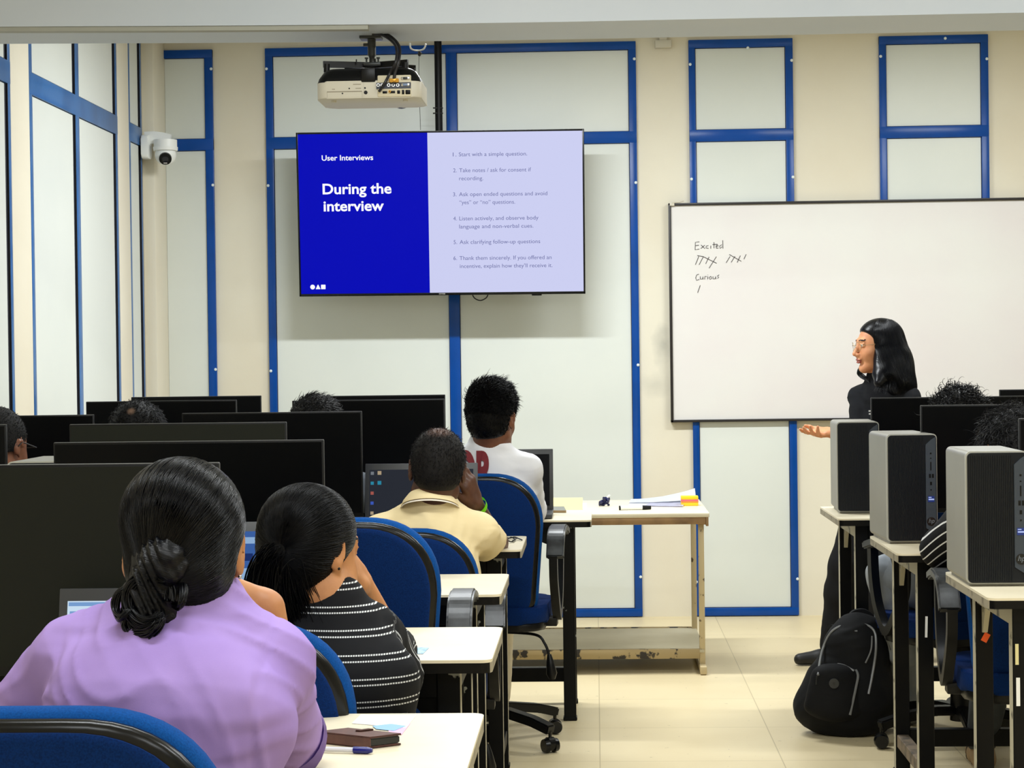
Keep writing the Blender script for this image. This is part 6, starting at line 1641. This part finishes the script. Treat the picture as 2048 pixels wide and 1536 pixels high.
S.ecap(W(-0.060, -0.025, 0.02), V3(P(1768, 750, 8.47)), (0.040, 0.026), (0.050, 0.030), (1, 0, 0), 0.04); S.cap(V3(P(1766, 752, 8.46)), V3(P(1758, 766, 8.44)), 0.03, 0.022, 0.03)
S.post = None
V, Fc = S.mesh(0.004); V = smooth_v(V, Fc, 10); parts = [(V, Fc, (V[:, 0]-hc[0])*5+(V[:, 1]-hc[1])*5)]
S.post = None
# long strands falling from the crown
N, K = 4200, 22; rs = np.random.RandomState(21); ph = rs.uniform(0, 2*math.pi, N); t = np.linspace(0, 1, K)
fa = math.atan2((HR@V3(0, 1, 0))[1], (HR@V3(0, 1, 0))[0]); df = (ph-fa+math.pi) % (2*math.pi)-math.pi; ph = ph[np.abs(df) > 0.80]; N = len(ph)
top = hc[2]+0.112; bot = hc[2]-0.175+rs.uniform(-0.035, 0.03, N)
zz_ = top+(bot[:, None]-top)*(t[None]**1.2)
fr = np.clip((hc[2]-zz_)/0.17, 0, 1)
cx = hc[0]+0.018+(c2[0]-hc[0]-0.018)*fr; cy = hc[1]+(c2[1]-hc[1])*fr
C = np.stack([cx, cy, np.maximum(zz_, hc[2]-0.150)], 2).reshape(-1, 3); D = np.stack([np.cos(ph)[:, None]*np.ones(K), np.sin(ph)[:, None]*np.ones(K), np.zeros((N, K))], 2).reshape(-1, 3)
Rr = np.full(len(C), 0.0); hi = np.full(len(C), 0.16); lo_ = np.zeros(len(C))
for _ in range(18):
    m_ = (lo_+hi)/2; Dv = S.at(C+D*m_[:, None]); lo_ = np.where(Dv < 0, m_, lo_); hi = np.where(Dv < 0, hi, m_)
Rr = lo_.reshape(N, K); Rr[:, 1:-1] = (Rr[:, :-2]+2*Rr[:, 1:-1]+Rr[:, 2:])/4; Rr = Rr+rs.uniform(-0.002, 0.003, (N, 1))+0.003*np.sin(t*9+ph[:, None]*3)[:, :]*t[None]**2; paths = (C+D*Rr.reshape(-1, 1)).reshape(N, K, 3); paths[..., 2] = zz_
parts.append(strands_mesh(paths, 0.0008, 7))
# loose strands in front of the ear
N2 = 420; t2 = np.linspace(0, 1, 14)
A_ = np.array([W(-0.070+0.006*u, 0.020-0.05*v_, 0.055-0.02*u) for u, v_ in rs.uniform(0, 1, (N2, 2))]); E_ = np.array([V3(P(1748+48*u, 778+10*v_, 8.43-0.02*k3)) for u, v_, k3 in rs.uniform(0, 1, (N2, 3))])
M_ = np.array([W(-0.088-0.006*u, 0.008-0.055*v_, -0.030) for u, v_ in rs.uniform(0, 1, (N2, 2))])
pth = (1-t2)[None, :, None]**2*A_[:, None]+2*(t2*(1-t2))[None, :, None]*(M_*1.0)[:, None]+(t2**2)[None, :, None]*E_[:, None]
pth[..., 0] += 0.003*np.sin(t2*8+rs.uniform(0, 6, (N2, 1)))*t2
parts.append(strands_mesh(pth, 0.0008, 9))
hair_obj('hair', parts, HB, root)
b = NB()
for i in range(70):
    u_ = rs.uniform(-1, 1, 6); q0 = W(0.058, 0.020, -0.045)+rs.normal(size=3)*0.006
    tube(b, cable([Vector(q0), Vector(V3(P(1719+4*u_[0], 741+2*u_[1], 8.62+.01*u_[2]))), Vector(V3(P(1725+5*u_[0], 753+3*u_[3], 8.60))), Vector(V3(P(1742+4*u_[4], 762+4*u_[5], 8.56)))], 0), 0.0013, 4)
obj('hair_lock', b, mat('hair_lock_black', (5, 5, 6), 0.45, spec=0.15), root, world=True)
# glasses
b = NB(); gold = mat('gold_wire', (150, 132, 96), 0.35, metal=0.5)
for x in (-1, 1):
    tube(b, [Vector(W(x*0.033+0.0235*math.cos(a), 0.106-0.008*abs(math.cos(a)) if math.cos(a)*x > 0 else 0.108, 0.004+0.021*math.sin(a))) for a in np.linspace(0, 6.2832, 25)], 0.0009, 6, cap=False)
    tube(b, [Vector(W(x*0.057, 0.100, 0.010)), Vector(W(x*0.070, 0.070, 0.010)), Vector(W(x*0.080, 0.005, 0.012))], 0.0011, 6)
tube(b, [Vector(W(-0.010, 0.108, 0.008)), Vector(W(0, 0.113, 0.011)), Vector(W(0.010, 0.108, 0.008))], 0.0011, 6)
obj('glasses', b, gold, root, world=True)
b = NB(); 
for dz in (0, 0.012):
    q = V3(P(1750, 824, 8.4)); y_ = front_y(sta[4], np.array([q[0]]), np.array([q[2]-dz]), 8.2, 8.7)[0]
    if y_ == y_: box(b, q[0]-0.005, q[0]+0.004, y_-0.004, y_-0.001, q[2]-dz-0.003, q[2]-dz+0.003)
if len(b.verts): obj('chest_print', b, M['white'], root, world=True)
else: b.free()

# ================= seated people mostly hidden behind the monitors
def simple(label, px, py, Y, sk, shirt, yaw, hyaw, pel, hair, s=1.0, seed=1, chair_dx=0, desk=0.785, arms=None, tilt=-12, sleeve=0.5, **k):
    hc = V3(P(px, py, Y)); HR = rotm('Z', hyaw) @ rotm('X', tilt)
    J, R = seatedJ(hc, pel, yaw, HR, s, desk=desk)
    for kk, v in (arms or {}).items(): J[kk] = V3(v)
    return make_person(label, J, HR, yaw, sk, shirt, k.pop('trouser', JE), s, k.pop('bulk', 1.0), sleeve, res=k.pop('res', 0.010), seed=seed, face=False, **k), hc, HR, J
gs = cloth('grey_shirt', (92, 98, 108), (78, 84, 94))
(r1, hc, HR, J) = simple('man with very short cropped hair and glasses at the left picture edge', -2, 893, 5.92, SK['brown'], gs, 0, -20, (-1.74, 5.80), 'short', seed=61)
root = r1[1]; S, W = cap_hair(hc, HR, 1.0, 0.0025, -0.030)
V, Fc = S.mesh(0.005); V = smooth_v(V, Fc, 1)
hair_obj('hair', [(V, Fc, V[:, 0]*9), tufts(S, hc, HR, 2600, 0.005, 9, out=0.5, flow=(0, -0.4, -1), r=0.0007, zmin=-0.25, ymax=0.4)], hair_mat('cropped_hair', (14, 14, 15), (32, 31, 31), rough=0.7, spec=0.2, scalp=(120, 84, 64)), root, lambda V: 0.15-((V-hc)@HR)[:, 2]*6)
b = NB(); tube(b, [Vector(W(0.070, 0.088, 0.012)), Vector(W(0.082, 0.0, 0.014)), Vector(W(0.083, -0.018, -0.002))], 0.002, 6); tube(b, [Vector(W(-0.070, 0.09, 0.012)), Vector(W(-0.082, 0.0, 0.014))], 0.002, 6)
tube(b, [Vector(W(x, 0.105-abs(x)*0.22, 0.012)) for x in (-0.070, -0.04, 0, 0.04, 0.070)], 0.0018, 6); obj('glasses', b, M['plastic'], root, world=True)
(r2, hc, HR, J) = simple('person with a small bald spot, only the short black hair above a monitor', 276, 878, 6.72, SK['brown'], gs, 0, 0, (-1.60, 6.95), 'short', seed=62)
root = r2[1]; S, W = cap_hair(hc, HR, 1.0, 0.008, -0.070); S.ell(W(0, -0.02, 0.045), V3(0.087, 0.10, 0.078), HR, 0.02); V, Fc = S.mesh(0.006)
hair_obj('hair', [(V, Fc, V[:, 0]*9), tufts(S, hc, HR, 3600, 0.020, 12, out=0.18, flow=(0.2, 0.5, -0.6), r=0.0009, zmin=-0.5, ymax=0.7, jit=0.25)], hair_mat('short_black_hair', (5, 5, 6), (16, 16, 18), rough=0.5, spec=0.2, scalp=(120, 96, 80)), root,
         lambda V: np.clip(1.1-np.sqrt((((V-hc)@HR)[:, 0]/0.022)**2+((((V-hc)@HR)[:, 2]-0.075)/0.02)**2), -0.3, 1)*(((V-hc)@HR)[:, 1] < 0))
(r3, hc, HR, J) = simple('person with tousled black hair just above a monitor left of the cream polo', 629, 866, 6.75, SK['brown'], gs, 0, 10, (-1.00, 6.95), 'short', seed=63)
root = r3[1]; S, W = cap_hair(hc, HR, 1.0, 0.008, -0.070); V, Fc = S.mesh(0.006)
hair_obj('hair', [(V, Fc, V[:, 0]*9), tufts(S, hc, HR, 3000, 0.030, 13, out=0.3, flow=(0.8, 0.2, 0.1), r=0.0012, zmin=-0.4, ymax=0.7, jit=0.3, wave=0.5)], HC, root)
# curly haired person in grey jeans (right)
KA = V3(P(1782, 1165, 7.15))
J0 = dict(hipL=(1.12, 6.98, 0.57), knL=KA, anL=(P(1822, 1400, 7.2)[0], 7.27, 0.085), hipR=(1.30, 6.98, 0.57), knR=(1.36, 7.32, 0.56), anR=(1.34, 7.36, 0.085))
J0['knL'] = V3(P(1778, 1165, 7.05)); J0['knL'][2] = 0.555
J0.update(elL=(1.10, 7.02, 0.83), wrL=(1.16, 7.2, 0.81))
(r4, hc, HR, J) = simple('person with curly dark hair and grey jeans seated behind the middle computer tower', 1915, 853, 6.97, SK['brown'], gs, 8, 0, (1.20, 6.98), 'curly', seed=64, arms=J0, trouser=JG, shoe=mat('grey_shoe', (110, 112, 110), 0.6))
root = r4[1]
U = Soft(); U.cap(J0['hipL'], J0['knL'], 0.095, 0.072, 0.03); U.cap(J0['knL'], V3(J0['knL'][0]+0.055, J0['knL'][1]+0.02, 0.30), 0.074, 0.070, 0.03); U.post = folds(3, 0.005)
soft_obj('jeans_knee', U, JG, root, 0.008)
S, W = cap_hair(hc, HR, 1.0, 0.012, -0.070); S.post = folds(5, 0.006, 60, (1, 1, 1)); V, Fc = S.mesh(0.006); S.post = None
hair_obj('hair', [(V, Fc, V[:, 0]*9), tufts(S, hc, HR, 1500, 0.028, 14, out=0.7, flow=(0.3, 0, 0.2), r=0.0014, zmin=-0.5, ymax=0.7, jit=0.6, curl=0.006, freq=12, K=14)], HC, root)
# striped sleeve person (right)
st2 = stripe_mat('black_cloth_white_lines', (14, 14, 17), (216, 216, 216), 0.024, (0.3,), 0.0038)
EB = V3(P(1880, 1096, 5.80)); WB = V3(P(1912, 1062, 6.02)); WB[2] = max(WB[2], 0.79)
hb = P(2028, 912, 5.72)
aB = dict(elL=EB, wrL=WB, elR=(1.42, 5.80, 0.80), wrR=(1.30, 6.03, 0.80), hipL=(1.21, 5.74, 0.57), knL=(1.235, 6.16, 0.56), anL=(1.225, 6.46, 0.085), hipR=(1.36, 5.74, 0.57), knR=(1.46, 6.14, 0.56), anR=(1.44, 6.3, 0.085))
def bandB(V):
    sh, el = V3(hb[0]-0.14, 5.70, 0.90), EB; d = el-sh; d /= np.linalg.norm(d); off = V-sh
    return {'band': off@V3(-0.55, 0.1, 0.82)*1.0+0.012*np.sin(off[:, 0]*30)+0.5, 'along': off@d}
(r5, hc, HR, J) = simple('person in a black and white striped shirt behind the nearest computer tower', 2028, 905, 5.72, SK['face'], st2, 0, 15, (1.28, 5.72), 'messy', seed=65, arms=aB, trouser=JD,
                         sleeve=0.1, shirt_attr=bandB, shoe=mat('tan_sandal', (150, 122, 84), 0.6), extra_shirt=[(V3(P(1960, 1020, 5.70)), EB, 0.07, 0.050)], desk=0.79, res=0.008)
root = r5[1]
S, W = cap_hair(hc, HR, 1.0, 0.008, -0.085); V, Fc = S.mesh(0.006)
hair_obj('hair', [(V, Fc, V[:, 0]*9), tufts(S, hc, HR, 2400, 0.045, 15, out=0.35, flow=(0.1, -0.6, -0.8), r=0.0009, zmin=-0.5, ymax=0.7, jit=0.35, wave=0.7)], HC, root)
b = NB(); tube(b, [(x_, y_, z_) for x_, y_, z_ in ((J['anR'][0], J['anR'][1]-0.03, 0.012), (J['anR'][0], J['anR'][1]+0.1, 0.012))], 0.02, sq=(0.03, 0.010)); obj('sandal_sole', b, _mats['tan_sandal'], root, world=True)

# ------------------------------------------------------------------ backpack
bq = P(1690, 1440, 7.05); bg = V3(bq[0], 7.08, 0)
bp_ = empty('backpack', tuple(bg)); tag(bp_, 'black backpack with grey zips standing on the floor beside the right desks', 'backpack')
bkm = cloth('black_nylon', (19, 20, 23), (13, 14, 16), 0.75)
def bpx(px, py, y=0.0): q = P(px, py, 7.08+y); return V3(q)
S = Soft()
S.ecap(bpx(1690, 1415), bpx(1700, 1385), (0.165, 0.125), (0.158, 0.120), (1, 0, 0), 0.05); S.ecap(bpx(1700, 1390), bpx(1716, 1290), (0.155, 0.115), (0.110, 0.085), (1, 0, 0), 0.05)
S.ecap(bpx(1716, 1290), bpx(1722, 1262), (0.105, 0.080), (0.080, 0.060), (1, 0, 0), 0.05); S.ell(bpx(1622, 1420), (0.055, 0.06, 0.05), None, 0.05)
S.half((0, 0, 0.004), (0, 0, -1)); S.post = folds(71, 0.004)
soft_obj('main_body', S, bkm, bp_, 0.007)
BS = S
S = Soft(); S.ecap(bpx(1668, 1415, -0.10), bpx(1672, 1352, -0.095), (0.105, 0.05), (0.085, 0.045), (1, 0, 0), 0.04); S.half((0, 0, 0.006), (0, 0, -1)); S.post = folds(72, 0.003)
fp_ = soft_obj('front_pocket', S, bkm, bp_, 0.006); FS = S
def on_front(px, py, Ss, base=7.08):
    q = P(px, py, 6.95); best = 99
    for s_ in Ss:
        y_ = front_y(s_, np.array([q.x]), np.array([q.z]), 6.75, 7.25)[0]
        if y_ == y_: best = min(best, y_)
    if best > 50: best = 7.05
    q2 = P(px, py, best-0.003); return q2
zipm = mat('grey_zip', (120, 122, 124), 0.35)
for pts, rr2 in (([(1636, 1350), (1645, 1300), (1665, 1262), (1700, 1247), (1728, 1248), (1748, 1262), (1752, 1290), (1748, 1330), (1737, 1388)], 0.0045),
                 ([(1662, 1316), (1668, 1285), (1690, 1265), (1715, 1262)], 0.003), ([(1744, 1272), (1742, 1300), (1731, 1326)], 0.003),
                 ([(1663, 1327), (1685, 1330), (1708, 1342)], 0.0045), ([(1712, 1340), (1716, 1352), (1712, 1375), (1700, 1430)], 0.0045), ([(1752, 1241), (1768, 1262), (1780, 1300)], 0.0035)):
    b = NB(); tube(b, cable([on_front(x, y, (BS, FS)) for x, y in pts], 0), rr2, 6); obj('zip', b, zipm, bp_, world=True)
b = NB(); q = on_front(1668, 1367, (BS, FS)); cyl(b, q+Vector((0, 0.004, 0)), q-Vector((0, 0.003, 0)), 0.017, n=24); lg = obj('round_badge', b, mat('badge_grey', (52, 54, 56), 0.4), bp_, world=True)
b = NB(); cyl(b, q-Vector((0, 0.002, 0)), q-Vector((0, 0.0045, 0)), 0.005, n=12); obj('badge_mark', b, M['metal'], lg, world=True)
b = NB(); tube(b, cable([Vector(bpx(1700, 1250, 0.03)), Vector(bpx(1704, 1228, 0.03)), Vector(bpx(1725, 1222, 0.03)), Vector(bpx(1742, 1232, 0.03)), Vector(bpx(1745, 1252, 0.03))], 0), 0.01, sq=(0.012, 0.008)); obj('top_handle', b, bkm, bp_, world=True)
for dx in (-0.05, 0.06):
    b = NB(); c0 = bpx(1720, 1265)
    tube(b, cable([Vector(c0+V3(dx, 0.05, 0.01)), Vector(c0+V3(dx*1.6, 0.11, 0.0)), Vector(c0+V3(dx*2, 0.15, -0.12)), Vector(V3(c0[0]+dx*2, 7.08+0.125, 0.08))], 0), 0.01, sq=(0.028, 0.006)); obj('shoulder_strap', b, bkm, bp_, world=True)
b = NB(); q = on_front(1634, 1352, (BS, FS)); tube(b, [q, q+Vector((-0.003, -0.002, -0.03))], 0.003, 6); obj('zip_puller', b, M['metal'], bp_, world=True)
